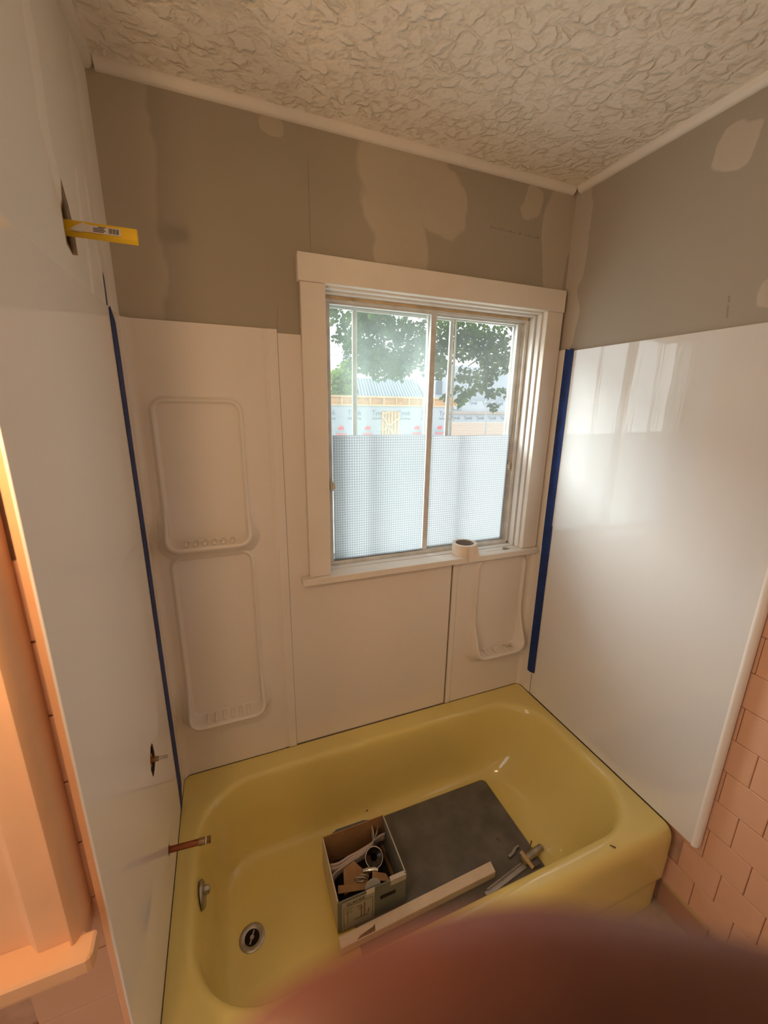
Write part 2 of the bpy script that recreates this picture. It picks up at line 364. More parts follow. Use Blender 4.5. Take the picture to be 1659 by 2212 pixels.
# ------------------------------------------------------------------ mesh helpers
class MB:
    def __init__(self): self.bm = bmesh.new()
    def merge(self, other, mx=None):
        me = bpy.data.meshes.new('tmp'); other.to_mesh(me); other.free()
        if mx is not None: me.transform(mx)
        self.bm.from_mesh(me); bpy.data.meshes.remove(me)
        return self
    def box(self, x0, x1, y0, y1, z0, z1, bev=0.0, seg=1, mx=None):
        b = bmesh.new(); bmesh.ops.create_cube(b, size=1)
        for v in b.verts:
            v.co = Vector(((x0 + x1) / 2 + v.co.x * (x1 - x0), (y0 + y1) / 2 + v.co.y * (y1 - y0), (z0 + z1) / 2 + v.co.z * (z1 - z0)))
        if bev > 0:
            bmesh.ops.bevel(b, geom=b.edges[:], offset=bev, segments=seg, affect='EDGES', profile=0.5)
        return self.merge(b, mx)
    def prism(self, pts, f3, depth_vec, bev=0.0):
        """pts: 2-D outline; f3 maps a 2-D point to 3-D; extruded by depth_vec."""
        b = bmesh.new()
        vs = [b.verts.new(f3(*p)) for p in pts]
        f = b.faces.new(vs)
        r = bmesh.ops.extrude_face_region(b, geom=[f])
        for g in r['geom']:
            if isinstance(g, bmesh.types.BMVert): g.co += Vector(depth_vec)
        bmesh.ops.recalc_face_normals(b, faces=b.faces[:])
        if bev > 0:
            bmesh.ops.bevel(b, geom=b.edges[:], offset=bev, segments=1, affect='EDGES')
        return self.merge(b)
    def tube(self, path, rad, n=16, cap=True):
        path = [Vector(p) for p in path]
        rads = rad if isinstance(rad, (list, tuple)) else [rad] * len(path)
        b = bmesh.new(); rings = []
        up = Vector((0, 0, 1))
        for i, p in enumerate(path):
            t = (path[min(i + 1, len(path) - 1)] - path[max(i - 1, 0)]).normalized()
            a = t.cross(up)
            if a.length < 1e-3: a = t.cross(Vector((0, 1, 0)))
            a.normalize(); c = a.cross(t).normalized()
            rings.append([b.verts.new(p + a * math.cos(2 * math.pi * k / n) * rads[i] + c * math.sin(2 * math.pi * k / n) * rads[i]) for k in range(n)])
        for i in range(len(rings) - 1):
            for k in range(n):
                b.faces.new((rings[i][k], rings[i][(k + 1) % n], rings[i + 1][(k + 1) % n], rings[i + 1][k]))
        if cap:
            b.faces.new(rings[0][::-1]); b.faces.new(rings[-1])
        bmesh.ops.recalc_face_normals(b, faces=b.faces[:])
        return self.merge(b)
    def lathe(self, prof, mx, n=40, close=False):
        """prof: (radius, height) list turned about local z, placed by mx."""
        b = bmesh.new(); rings = []
        for (r, h) in prof:
            rings.append([b.verts.new((r * math.cos(2 * math.pi * k / n), r * math.sin(2 * math.pi * k / n), h)) for k in range(n)])
        m = len(rings)
        for i in range(m if close else m - 1):
            for k in range(n):
                b.faces.new((rings[i][k], rings[i][(k + 1) % n], rings[(i + 1) % m][(k + 1) % n], rings[(i + 1) % m][k]))
        bmesh.ops.remove_doubles(b, verts=b.verts[:], dist=1e-6)
        bmesh.ops.recalc_face_normals(b, faces=b.faces[:])
        return self.merge(b, mx)
    def rings(self, rs, cap0=False, cap1=False, closed=True):
        b = bmesh.new()
        R = [[b.verts.new(p) for p in r] for r in rs]
        n = len(R[0])
        for i in range(len(R) - 1):
            for k in range(n if closed else n - 1):
                b.faces.new((R[i][k], R[i][(k + 1) % n], R[i + 1][(k + 1) % n], R[i + 1][k]))
        if cap0: b.faces.new(R[0][::-1])
        if cap1: b.faces.new(R[-1])
        bmesh.ops.recalc_face_normals(b, faces=b.faces[:])
        return self.merge(b)
    def mesh(self, name, m=None, smooth=False, angle=0.6):
        me = bpy.data.meshes.new(name); self.bm.to_mesh(me); self.bm.free()
        if m is not None:
            for k in (m if isinstance(m, (list, tuple)) else [m]): me.materials.append(k)
        if smooth:
            for p in me.polygons: p.use_smooth = True
            try: me.set_sharp_from_angle(angle=angle)
            except Exception: pass
        return me
    def build(self, name, m, parent=None, smooth=False, angle=0.6):
        o = bpy.data.objects.new(name, self.mesh(name, m, smooth, angle))
        COL.objects.link(o)
        if parent is not None: o.parent = parent
        return o

def tag(o, label, cat, group=None, kind=None):
    o['label'] = label; o['category'] = cat
    if group: o['group'] = group
    if kind: o['kind'] = kind
    return o
def struct(o, label=None, cat=None):
    o['kind'] = 'structure'
    if label: o['label'] = label
    if cat: o['category'] = cat
    return o
def empty(name, loc=(0, 0, 0)):
    o = bpy.data.objects.new(name, None); o.location = loc; o.empty_display_size = 0.05
    COL.objects.link(o); return o
def put(o, parent):
    """parent, keeping world coordinates (the parent is an Empty that is only moved)."""
    o.parent = parent
    o.matrix_parent_inverse = Matrix.Translation(parent.location).inverted()
    return o
def thing(name, label, cat, loc=(0, 0, 0), group=None):
    return tag(empty(name, loc), label, cat, group)
def part(mb, name, m, parent, smooth=False, angle=0.6, label=None):
    o = mb.build(name, m, None, smooth, angle); put(o, parent)
    if label: o['label'] = label
    return o
def subpart(mb, name, m, parent, smooth=False, label=None):
    o = mb.build(name, m, None, smooth); o.parent = parent
    o.matrix_parent_inverse = parent.matrix_parent_inverse.copy() if False else Matrix.Identity(4)
    if label: o['label'] = label
    return o
def sheet(outer, holes, f3, depth, flip=False):
    """flat plate with holes (2-D loops), returned as MB."""
    cu = bpy.data.curves.new('tmp', 'CURVE'); cu.dimensions = '2D'; cu.fill_mode = 'BOTH'; cu.extrude = 0.5
    for loop in [outer] + holes:
        s = cu.splines.new('POLY'); s.points.add(len(loop) - 1); s.use_cyclic_u = True
        for i, (a, b) in enumerate(loop): s.points[i].co = (a, b, 0, 1)
    ob = bpy.data.objects.new('tmp', cu); COL.objects.link(ob)
    dg = bpy.context.evaluated_depsgraph_get()
    me = bpy.data.meshes.new_from_object(ob.evaluated_get(dg))
    bpy.data.objects.remove(ob); bpy.data.curves.remove(cu)
    mb = MB(); mb.bm.from_mesh(me); bpy.data.meshes.remove(me)
    d = Vector(depth)
    for v in mb.bm.verts:
        k = 0.0 if v.co.z > 0 else 1.0
        v.co = Vector(f3(v.co.x, v.co.y)) + d * k
    bmesh.ops.remove_doubles(mb.bm, verts=mb.bm.verts[:], dist=1e-5)
    bmesh.ops.recalc_face_normals(mb.bm, faces=mb.bm.faces[:])
    return mb
def circle(cx, cy, rx, ry, n=28, jag=0.0):
    return [(cx + rx * (1 + random.uniform(-jag, jag)) * math.cos(2 * math.pi * k / n), cy + ry * (1 + random.uniform(-jag, jag)) * math.sin(2 * math.pi * k / n)) for k in range(n)]
def text_mesh(s, size, mx, m, parent, name='lettering', ext=0.001):
    cu = bpy.data.curves.new('tmp', 'FONT'); cu.body = s; cu.size = size; cu.extrude = ext; cu.align_x = 'CENTER'; cu.resolution_u = 3
    ob = bpy.data.objects.new('tmp', cu); COL.objects.link(ob)
    dg = bpy.context.evaluated_depsgraph_get()
    me = bpy.data.meshes.new_from_object(ob.evaluated_get(dg))
    bpy.data.objects.remove(ob); bpy.data.curves.remove(cu)
    me.transform(mx); me.materials.clear(); me.materials.append(m); me.name = name
    o = bpy.data.objects.new(name, me); COL.objects.link(o)
    put(o, parent); return o
FACE_NY = Matrix.Rotation(math.pi / 2, 4, 'X')          # text standing upright, read from -y

# ================================================================== ROOM SHELL
ZF, ZC = -0.36, 2.098                                   # floor, ceiling (tub rim is z = 0)
XL = -1.15
YB = -2.30                                              # wall behind the camera
f = MB().box(XL - 0.1, 1.75, YB, 0.12, ZF - 0.1, ZF).build('floor', M_FLOOR); struct(f, 'beige vinyl floor beside the yellow bathtub', 'floor')
c = MB().box(XL - 0.1, 1.75, YB, 0.16, ZC, ZC + 0.08).build('ceiling', M_CEIL); struct(c, 'cream ceiling with a stomped plaster texture', 'ceiling')

WX0, WX1, WZ0, WZ1 = 0.556, 1.416, 0.7227, 1.678        # clear opening inside the casings
# back wall
wb = empty('wall_back'); struct(wb, 'window wall with bare drywall above the shower panels', 'wall')
def back_sheet(mb, y0, y1):
    mb.box(-0.16, WX0 - 0.012, y0, y1, ZF, ZC); mb.box(WX1 + 0.012, 1.68, y0, y1, ZF, ZC)
    mb.box(WX0 - 0.012, WX1 + 0.012, y0, y1, ZF, WZ0 - 0.024); mb.box(WX0 - 0.012, WX1 + 0.012, y0, y1, WZ1 + 0.012, ZC)
    return mb
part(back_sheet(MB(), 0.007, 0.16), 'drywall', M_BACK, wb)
pl = MB(); pl.box(0.5185, 0.5200, 0.0062, 0.0072, 1.757, 2.0); part(pl, 'pencil_line', M_GREYINK, wb)
pl = MB().prism([(0.4085, 1.543), (0.4105, 1.543), (0.4155, 1.605), (0.4145, 1.605)], lambda a, b: (a, 0.0062, b), (0, 0.001, 0)); part(pl, 'crack', M_GREYINK, wb)
pl = MB()
for k in range(16):
    if k in (8, 10): continue
    x = 1.15 + k * 0.0135
    pl.box(x, x + 0.009, 0.0064, 0.0072, 1.9225 - 0.0003 * k, 1.9265 - 0.0003 * k + 0.003 * (k % 3 == 0))
part(pl, 'faint_print', M_GREYINK, wb)

# left wall: tiled base wall in front, hollow stud bay behind the shower drywall
wl = empty('wall_left'); struct(wl, 'plumbing wall with drywall over the left shower panel and pink tile', 'wall')
part(MB().box(-0.17, -0.12, -0.745, 0.16, ZF, ZC), 'wall_core', mat('stud_bay_shade', (0.035, 0.022, 0.014), 0.9, 0.1), wl)  # near-black colour carries the shade inside the hollow bay
VALVE = (-0.375, 0.445); SHOWER = (-0.345, 1.635); SPOUT = (-0.361, 0.122)
brd = sheet([(-0.765, ZF), (0.007, ZF), (0.007, ZC), (-0.765, ZC)],
            [circle(*VALVE, 0.060, 0.065, 24), [(-0.376, 1.600), (-0.352, 1.588), (-0.322, 1.598), (-0.318, 1.638), (-0.331, 1.668), (-0.352, 1.700), (-0.362, 1.668), (-0.377, 1.650)], circle(*SPOUT, 0.015, 0.017, 16)],
            lambda a, b: (-0.003, a, b), (-0.012, 0, 0))
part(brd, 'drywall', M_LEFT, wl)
HOLE = [(-0.376, 1.600), (-0.352, 1.588), (-0.322, 1.598), (-0.318, 1.638), (-0.331, 1.668), (-0.352, 1.700), (-0.362, 1.668), (-0.377, 1.650)]
part(sheet([(-0.347 + (a + 0.347) * 1.10 + 0.002 * ((i * 7) % 3 - 1), 1.636 + (b - 1.636) * 1.10 + 0.002 * ((i * 5) % 3 - 1)) for i, (a, b) in enumerate(HOLE)], [[(a, b) for a, b in HOLE]], lambda a, b: (-0.0027, a, b), (-0.0122, 0, 0)), 'torn_edge', M_KRAFT, wl)
part(MB().box(-0.0120, 0.0008, -0.7725, -0.7655, ZF, ZC - 0.02, 0.001), 'edge_board', M_PINKEDGE, wl, label='pink painted board edge at the front of the shower wall')
# return wall: faces the viewer left of the tub alcove, tiled
wf = empty('wall_return'); struct(wf, 'pink tiled wall left of the tub alcove carrying the moulded frame', 'wall')
part(MB().box(XL, -0.0125, -0.7450, -0.7000, ZF, ZC), 'wall_core', M_WALL, wf)
part(MB().box(-0.62, -0.0130, -0.7552, -0.7452, ZF, 1.70), 'grout', M_GROUT, wf)
FILL_WIN = (-1.75, -1.05, 0.45, 1.80)                          # added window, out of view, that lets in daylight as fill
ws = MB().box(XL - 0.10, XL, YB, FILL_WIN[0], ZF, ZC).box(XL - 0.10, XL, FILL_WIN[1], -0.70, ZF, ZC).box(XL - 0.10, XL, FILL_WIN[0], FILL_WIN[1], ZF, FILL_WIN[2]).box(XL - 0.10, XL, FILL_WIN[0], FILL_WIN[1], FILL_WIN[3], ZC)
struct(ws.build('wall_side', M_WALL), 'painted wall at the far left, outside the alcove', 'wall')
fill_win = empty('window_2', (XL, -1.45, 0.85)); struct(fill_win, 'added unseen window in the far left wall for daylight fill', 'window')
part(MB().box(XL - 0.09, XL + 0.012, FILL_WIN[0], FILL_WIN[0] + 0.05, FILL_WIN[2], FILL_WIN[3], 0.003).box(XL - 0.09, XL + 0.012, FILL_WIN[1] - 0.05, FILL_WIN[1], FILL_WIN[2], FILL_WIN[3], 0.003), 'window_stile', M_TRIM, fill_win)['kind'] = 'stuff'
part(MB().box(XL - 0.09, XL + 0.012, FILL_WIN[0] + 0.05, FILL_WIN[1] - 0.05, FILL_WIN[3] - 0.05, FILL_WIN[3], 0.003), 'head_rail', M_TRIM, fill_win)
part(MB().box(XL - 0.09, XL + 0.012, FILL_WIN[0] + 0.05, FILL_WIN[1] - 0.05, FILL_WIN[2], FILL_WIN[2] + 0.05, 0.003), 'sill_rail', M_TRIM, fill_win)
part(MB().box(XL - 0.052, XL - 0.048, FILL_WIN[0] + 0.05, FILL_WIN[1] - 0.05, FILL_WIN[2] + 0.05, FILL_WIN[3] - 0.05), 'pane', M_PANE_S, fill_win)
# right wall
wr = empty('wall_right'); struct(wr, 'right wall with drywall above the glossy panel and pink tile beyond', 'wall')
part(MB().box(1.5435, 1.70, YB, 0.16, ZF, ZC), 'wall_core', M_WALL, wr)
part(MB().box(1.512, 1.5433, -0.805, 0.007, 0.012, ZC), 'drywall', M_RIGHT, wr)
part(MB().box(1.5405, 1.5432, -1.62, -0.70, ZF, 1.18), 'grout', M_GROUT, wr)
pl = MB()
for k in range(9):
    if k == 5: continue
    z = 1.565 + k * 0.0062
    pl.box(1.5113, 1.5121, -0.592 + 0.0006 * k, -0.588 + 0.0006 * k, z, z + 0.0042)
part(pl, 'faint_print', M_GREYINK, wr)
struct(MB().box(XL - 0.08, 1.70, YB - 0.08, YB, ZF, ZC).build('wall_front', M_WALL), 'painted wall behind the viewer', 'wall')

# tiles: every one its own piece, mesh shared
PIT = 0.1115
def tile_mesh(m):
    return MB().box(0, 0.008, 0.0007, PIT - 0.0007, 0.0007, PIT - 0.0007, 0.0018).mesh('tile', m)
TM, BM_, = tile_mesh(M_TILE), None
rnd = random.Random(3)
def tile(parent, x, y, z, mir=False, me=None):
    o = bpy.data.objects.new('tile', me or TM); COL.objects.link(o)
    o.parent = parent
    o.location = (x + rnd.uniform(-.0004, .0004), y, z)
    if mir: o.rotation_euler = (0, 0, math.pi); o.location.y += PIT
    return o
for r in range(-3, 10):                                  # right wall
    z = 0.070 + PIT * r
    if z < -0.27: continue
    off = -0.8965 if r % 2 == 0 else -0.8965 - PIT / 2
    for k in range(-7, 2):
        y = off + PIT * k
        if y + PIT > -0.715: continue
        tile(wr, 1.5405, y, z, True)
TM2 = MB().box(0.0012, 0.1128, 0, 0.008, 0.0012, 0.1128, 0.002).mesh('tile', M_TILE)
for r in range(-3, 10):                                  # return wall
    z = -0.006 + 0.114 * r
    for k in range(5):
        o = bpy.data.objects.new('tile', TM2); COL.objects.link(o); o.parent = wf
        o.location = (-0.0135 - 0.114 * (k + 1) - (0.057 if r % 2 and k else 0.0), -0.7625 + rnd.uniform(-.0004, .0004), z)
# tile base on the right
bb = empty('baseboard_right'); struct(bb, 'dark pink tile base with a yellow cap strip at the right wall', 'baseboard')
CAPM = MB().box(1.5285, 1.5405, 0.001, 0.150, -0.266, -0.251, 0.003).mesh('cap_tile', M_CAPTILE)
BSM = MB().box(1.531, 1.5405, 0.001, 0.150, ZF, -0.267, 0.002).mesh('base_tile', M_BASETILE)
for k in range(5):
    for me, nm in ((CAPM, 'cap_tile'), (BSM, 'base_tile')):
        o = bpy.data.objects.new(nm, me); COL.objects.link(o); o.parent = bb; o.location = (0, -0.905 - 0.151 * k + 0.0, 0)

# ceiling trims
def trim_profile(sgn=1):
    return [(0, 0), (0, -0.021), (0.006, -0.021), (0.012, -0.018), (0.017, -0.012), (0.020, -0.004), (0.020, 0)]
t1 = MB().prism(trim_profile(), lambda a, b: (0.018, 0.007 - a, ZC + b), (1.475, 0, 0)).build('trim_1', M_TRIM, smooth=True); struct(t1, 'white quarter round trim between window wall and ceiling', 'trim')
t2 = MB().prism(trim_profile(), lambda a, b: (-0.003 + a, -0.9, ZC + b), (0, 0.905, 0)).build('trim_2', M_TRIM, smooth=True); struct(t2, 'white trim between left wall and ceiling', 'trim')
t3 = MB().prism(trim_profile(), lambda a, b: (1.512 - a, -0.80, ZC + b), (0, 0.785, 0)).build('trim_3', M_TRIM, smooth=True); struct(t3, 'white trim between right wall and ceiling', 'trim')

# ================================================================== WINDOW
w = empty('window_1'); struct(w, 'white cased sliding window over the yellow bathtub', 'window')
part(MB().box(0.473, 1.4925, -0.024, 0.0065, WZ1, 1.7545, 0.0018), 'head_casing', M_CASING_H, w)
part(MB().box(0.480, WX0, -0.020, 0.0025, WZ0 + 0.0008, WZ1 - 0.0005, 0.0015), 'side_casing', M_CASING, w)
part(MB().box(WX1, 1.4915, -0.020, 0.0025, WZ0 + 0.0008, WZ1 - 0.0005, 0.0015), 'side_casing', M_CASING, w)
part(MB().box(0.451, 1.4915, -0.037, 0.0005, 0.6985, WZ0, 0.0015).box(WX0 - 0.010, WX1 + 0.010, -0.005, 0.030, 0.6995, WZ0 - 0.0004, 0.001), 'window_stool', M_CASING_H, w)
# jambs and stops
part(MB().box(WX1 + 0.001, WX1 + 0.0115, -0.003, 0.158, 0.70, WZ1 + 0.010, 0.001), 'jamb', M_JAMB, w)
part(MB().box(WX0 - 0.0115, WX0 - 0.001, -0.003, 0.158, 0.70, WZ1 + 0.010, 0.001), 'jamb', M_JAMB, w)
part(MB().box(WX0 - 0.0005, WX1 + 0.0005, -0.003, 0.158, WZ1 + 0.001, WZ1 + 0.0115, 0.001), 'head_jamb', M_JAMB, w)
part(MB().box(WX1 - 0.006, WX1 + 0.0005, 0.006, 0.029, WZ0 + 0.001, WZ1 - 0.006, 0.001), 'stop_bead', M_JAMB, w)
part(MB().box(WX1 - 0.013, WX1 + 0.0005, 0.033, 0.062, WZ0 + 0.003, WZ1 - 0.012, 0.001), 'stop_bead', M_JAMB, w)
part(MB().box(WX0 - 0.0005, WX0 + 0.006, 0.006, 0.029, WZ0 + 0.001, WZ1 - 0.006, 0.001), 'stop_bead', M_JAMB, w)
part(MB().box(WX0 - 0.0005, WX0 + 0.013, 0.033, 0.062, WZ0 + 0.003, WZ1 - 0.012, 0.001), 'stop_bead', M_JAMB, w)
part(MB().box(WX0 - 0.0005, WX1 + 0.0005, 0.006, 0.029, WZ1 - 0.0055, WZ1 + 0.001, 0.001), 'head_stop', M_JAMB, w)
part(MB().box(WX0 - 0.0005, WX1 + 0.0005, 0.033, 0.062, WZ1 - 0.0115, WZ1 + 0.001, 0.001), 'head_stop', M_JAMB, w)
part(MB().box(WX0 + 0.02, WX1 - 0.02, 0.060, 0.0655, WZ1 - 0.0205, WZ1 - 0.0115, 0.001), 'caulk_bead', M_PUTTY, w, label='yellowed brown caulk line under the window head')
part(MB().box(WX0 - 0.0005, WX1 + 0.0005, 0.0315, 0.062, 0.700, WZ0 + 0.0025, 0.001), 'inner_sill', M_JAMB, w)
# aluminium frame
AX0, AX1, AZ0, AZ1, AY0, AY1 = 0.570, 1.402, 0.7265, 1.664, 0.0635, 0.118
fr = MB()
fr.box(AX0 - 0.013, AX0 + 0.008, AY0, AY1, 0.702, WZ1, 0.001); fr.box(AX1 - 0.008, AX1 + 0.013, AY0, AY1, 0.702, WZ1, 0.001)
fr.box(AX0, AX1, AY0, AY1, AZ1 - 0.010, WZ1, 0.001); fr.box(AX0, AX1, AY0, AY1, 0.702, AZ0 + 0.008, 0.001)
part(fr, 'aluminium_frame', M_ALU, w)
tr = MB()
for y in (AY0 + 0.001, AY0 + 0.021, AY0 + 0.041): tr.box(AX0 + 0.008, AX1 - 0.008, y, y + 0.003, AZ0 + 0.0075, AZ0 + 0.013, 0.0005); tr.box(AX0 + 0.008, AX1 - 0.008, y, y + 0.003, AZ1 - 0.016, AZ1 - 0.0095, 0.0005)
for y in (AY0 + 0.001, AY0 + 0.021, AY0 + 0.041): tr.box(AX1 - 0.013, AX1 - 0.0075, y, y + 0.003, AZ0 + 0.013, AZ1 - 0.016, 0.0005)
part(tr, 'slide_track', M_ALU, w)
def sash(x0, x1, y0, y1, sl, sr, z0=AZ0 + 0.0085, z1=AZ1 - 0.0105, rail=0.014, pane=M_PANE_L, nm='sash'):
    s = MB(); s.box(x0, x0 + sl, y0, y1, z0, z1, 0.0012); s.box(x1 - sr, x1, y0, y1, z0, z1, 0.0012)
    s.box(x0 + sl - 0.001, x1 - sr + 0.001, y0 + 0.001, y1 - 0.001, z0, z0 + rail, 0.001); s.box(x0 + sl - 0.001, x1 - sr + 0.001, y0 + 0.001, y1 - 0.001, z1 - rail * 0.7, z1, 0.001)
    so = part(s, nm, M_ALU, w)
    ym = (y0 + y1) / 2
    p = MB().box(x0 + sl - 0.0005, x1 - sr + 0.0005, ym - 0.0015, ym + 0.0015, z0 + rail - 0.0005, z1 - rail * 0.7 + 0.0005)
    subpart(p, 'pane', pane, so)
    return so
sL = sash(0.5785, 0.9905, 0.0685, 0.0835, 0.012, 0.022, pane=M_PANE_L)
sR = sash(0.966, 1.3935, 0.0885, 0.1035, 0.020, 0.024, pane=M_PANE_R)
stor1 = sash(0.5785, 0.701, 0.127, 0.137, 0.012, 0.014, pane=M_PANE_S, nm='storm_sash')
stor2 = sash(0.702, 1.105, 0.139, 0.149, 0.006, 0.016, pane=M_PANE_S, nm='storm_sash')
stor3 = sash(1.106, 1.3935, 0.127, 0.137, 0.006, 0.014, pane=M_PANE_S, nm='storm_sash')
fr = MB()
fr.box(0.558, 0.578, 0.125, 0.152, 0.702, WZ1, 0.001); fr.box(1.394, 1.414, 0.125, 0.152, 0.702, WZ1, 0.001)
fr.box(0.57, 1.402, 0.125, 0.152, AZ1 - 0.010, WZ1, 0.001); fr.box(0.57, 1.402, 0.125, 0.152, 0.702, AZ0 + 0.008, 0.001)
part(fr, 'storm_frame', M_ALU, w)
# prismatic privacy sheets standing in the lower half
subpart(MB().box(0.5925, 0.9615, 0.0655, 0.0675, 0.7415, 1.2165), 'privacy_sheet', M_FILM, sL, label='clear prismatic privacy sheet in the lower left pane')
subpart(MB().box(0.9915, 1.3775, 0.0845, 0.0865, 0.7425, 1.2085), 'privacy_sheet', M_FILM, sR, label='clear prismatic privacy sheet in the lower right pane')
# white latches
def latch(x, y, z, s):
    l = MB().box(x - 0.005, x + 0.005, y - 0.004, y + 0.003, z - 0.018, z + 0.018, 0.001)
    l.box(x - 0.012 * s if s > 0 else x, x if s > 0 else x + 0.012, y - 0.010, y - 0.003, z - 0.010, z + 0.008, 0.0015)
    part(l, 'latch', M_CREAM, w)
latch(1.386, 0.0835, 1.075, 1); latch(0.5865, 0.0640, 1.035, -1)

# ================================================================== SHOWER PANELS
def rrect(x0, x1, z0, z1, r, off=0.0, nc=8, ns=14, kb=1.0):
    """rounded rectangle points, grown by off (bottom grows kb times as much)."""
    out = []
    cs = [(x1 - r, z1 - r, 0), (x0 + r, z1 - r, 1), (x0 + r, z0 + r, 2), (x1 - r, z0 + r, 3)]
    for i, (cx, cz, q) in enumerate(cs):
        for k in range(nc + 1):
            a = math.pi / 2 * (q + k / nc)
            nx, nz = math.cos(a), math.sin(a)
            g = off * (1 + (kb - 1) * max(0.0, -nz))
            out.append((cx + (r + g) * nx, cz + (r + g) * nz, nx, nz))
        n2 = cs[(i + 1) % 4]
        a = math.pi / 2 * (q + 1); nx, nz = math.cos(a), math.sin(a)
        g = off * (1 + (kb - 1) * max(0.0, -nz))
        p0 = (cx + (r + g) * nx, cz + (r + g) * nz); p1 = (n2[0] + (r + g) * nx, n2[1] + (r + g) * nz)
        for k in range(1, ns):
            t = k / ns
            out.append((p0[0] + (p1[0] - p0[0]) * t, p0[1] + (p1[1] - p0[1]) * t, nx, nz))
    return out
def sm(t): t = max(0, min(1, t)); return t * t * (3 - 2 * t)
def niche(mb, x0, x1, z0, z1, r, top, depth, reach, fl=0.030, y0=-0.0004, kb=1.9):
    prof = [(1.0, 0.0, 0.0), (0.62, 0.24, 0.0), (0.34, 0.66, 0.05), (0.20, 0.90, 0.60), (0.10, 0.98, 0.95), (0.02, 1.0, 1.0), (-0.0015, 0.97, 0.97), (-0.0035, 0.80, 0.80), (-0.006, 0.25, 0.35), (-0.0085, 0.05, 0.08), (-0.013, 0.0, 0.0)]
    rs = []
    for d, h, hs in prof:
        ring = []
        dd = d * fl if d > 0 else d
        for (x, z, nx, nz) in rrect(x0, x1, z0, z1, r, dd, kb=kb if d > 0 else 1.0):
            k = sm((z0 + reach - z) / reach) ** 1.5            # how much of the tray is felt at this height
            ring.append((x, y0 - top * hs * (1 - k) - depth * h * k, z))
        rs.append(ring)
    mb.rings(rs, cap1=True)
def ribs(parent, x0, x1, n, z, ya, yb):
    for k in range(n):
        x = x0 + (x1 - x0) * k / (n - 1)
        part(MB().box(x - 0.0046, x + 0.0046, ya, yb, z, z + 0.0066, 0.0024, 2), 'rib', M_BACKPANEL, parent, smooth=True)

pL = thing('corner_shelf_panel', 'tall cream corner panel with two moulded shelf niches left of the window', 'wall panel', (0.2, 0.0, 0.0), 'panels of the tub surround')
prof = [(0.0008, -0.080), (0.0008, -0.026)] + [(0.0258 - 0.025 * math.cos(a), -0.0258 + 0.0250 * math.sin(a)) for a in [math.pi / 2 * k / 6 for k in range(1, 7)]] + \
       [(0.361, -0.0008), (0.3645, 0.0003), (0.3700, 0.0022), (0.3760, 0.0002), (0.3795, -0.0026), (0.4045, -0.0034), (0.4075, -0.0024), (0.4085, 0.0)]
back = [(0.4085, 0.0024), (0.02, 0.0030), (-0.0004, -0.020), (-0.0002, -0.080)]
part(MB().prism(prof + back, lambda a, b: (a, b, 0.0025), (0, 0, 1.5385)), 'panel_face', M_BACKPANEL, pL, smooth=True, angle=0.5)
nb = MB()
niche(nb, 0.047, 0.286, 0.888, 1.328, 0.034, 0.0105, 0.062, 0.13)
niche(nb, 0.050, 0.291, 0.240, 0.846, 0.036, 0.0105, 0.066, 0.17)
part(nb, 'shelf_niches', M_BACKPANEL, pL, smooth=True, angle=1.2)
ribs(pL, 0.098, 0.232, 6, 0.8935, -0.050, -0.006)
ribs(pL, 0.104, 0.238, 6, 0.2455, -0.054, -0.006)

pM = thing('centre_panel', 'plain cream centre panel below and beside the window', 'wall panel', (0.7, 0.003, 0.0), 'panels of the tub surround')
part(MB().prism([(0.4095, 0.003), (1.0775, 0.003), (1.0775, 0.6980), (0.4800, 0.6980), (0.4800, 1.531), (0.4095, 1.531)], lambda a, b: (a, 0.0030, b), (0, 0.0038, 0)), 'panel_face', M_BACKPANEL, pM)

pR = thing('corner_shelf_panel', 'short cream corner panel with one moulded soap shelf right below the window', 'wall panel', (1.3, 0.0, 0.0), 'panels of the tub surround')
prof = [(1.0835, 0.0), (1.0845, -0.0028), (1.0875, -0.0036), (1.1045, -0.0028), (1.1085, 0.0), (1.1135, 0.0010), (1.1185, -0.0006), (1.1215, -0.0008)] + \
       [(1.4742 + 0.025 * math.sin(a), -0.0258 + 0.0250 * math.cos(a)) for a in [math.pi / 2 * k / 6 for k in range(0, 7)]] + [(1.4992, -0.080)]
back = [(1.5002, -0.080), (1.5006, -0.020), (1.480, 0.0030), (1.0835, 0.0024)]
part(MB().prism(prof + back, lambda a, b: (a, b, 0.0025), (0, 0, 0.6955)), 'panel_face', M_BACKPANEL, pR, smooth=True, angle=0.5)
part(MB().box(1.4990, 1.5004, -0.080, -0.006, 0.698, 1.543), 'corner_flange', M_BACKPANEL, pR)
nb = MB(); niche(nb, 1.206, 1.452, 0.238, 0.690, 0.045, 0.012, 0.066, 0.22, fl=0.034, kb=1.7)
part(nb, 'shelf_niche', M_BACKPANEL, pR, smooth=True, angle=1.2)
ribs(pR, 1.262, 1.395, 6, 0.2435, -0.053, -0.008)
dm = MB()
for (x, y, a, l) in ((1.385, -0.030, 0.5, 0.026), (1.395, -0.040, -0.4, 0.018), (1.405, -0.024, 1.1, 0.020), (1.372, -0.022, 0.1, 0.016), (1.392, -0.034, 0.9, 0.012)):
    dm.box(-l / 2, l / 2, -0.0012, 0.0012, 0.2508, 0.2525, mx=Matrix.Translation((x, y, 0)) @ Matrix.Rotation(a, 4, 'Z'))
o = dm.build('metal_shavings', M_DULL); tag(o, 'few dark metal slivers lying on the right soap shelf', 'shavings', kind='stuff')

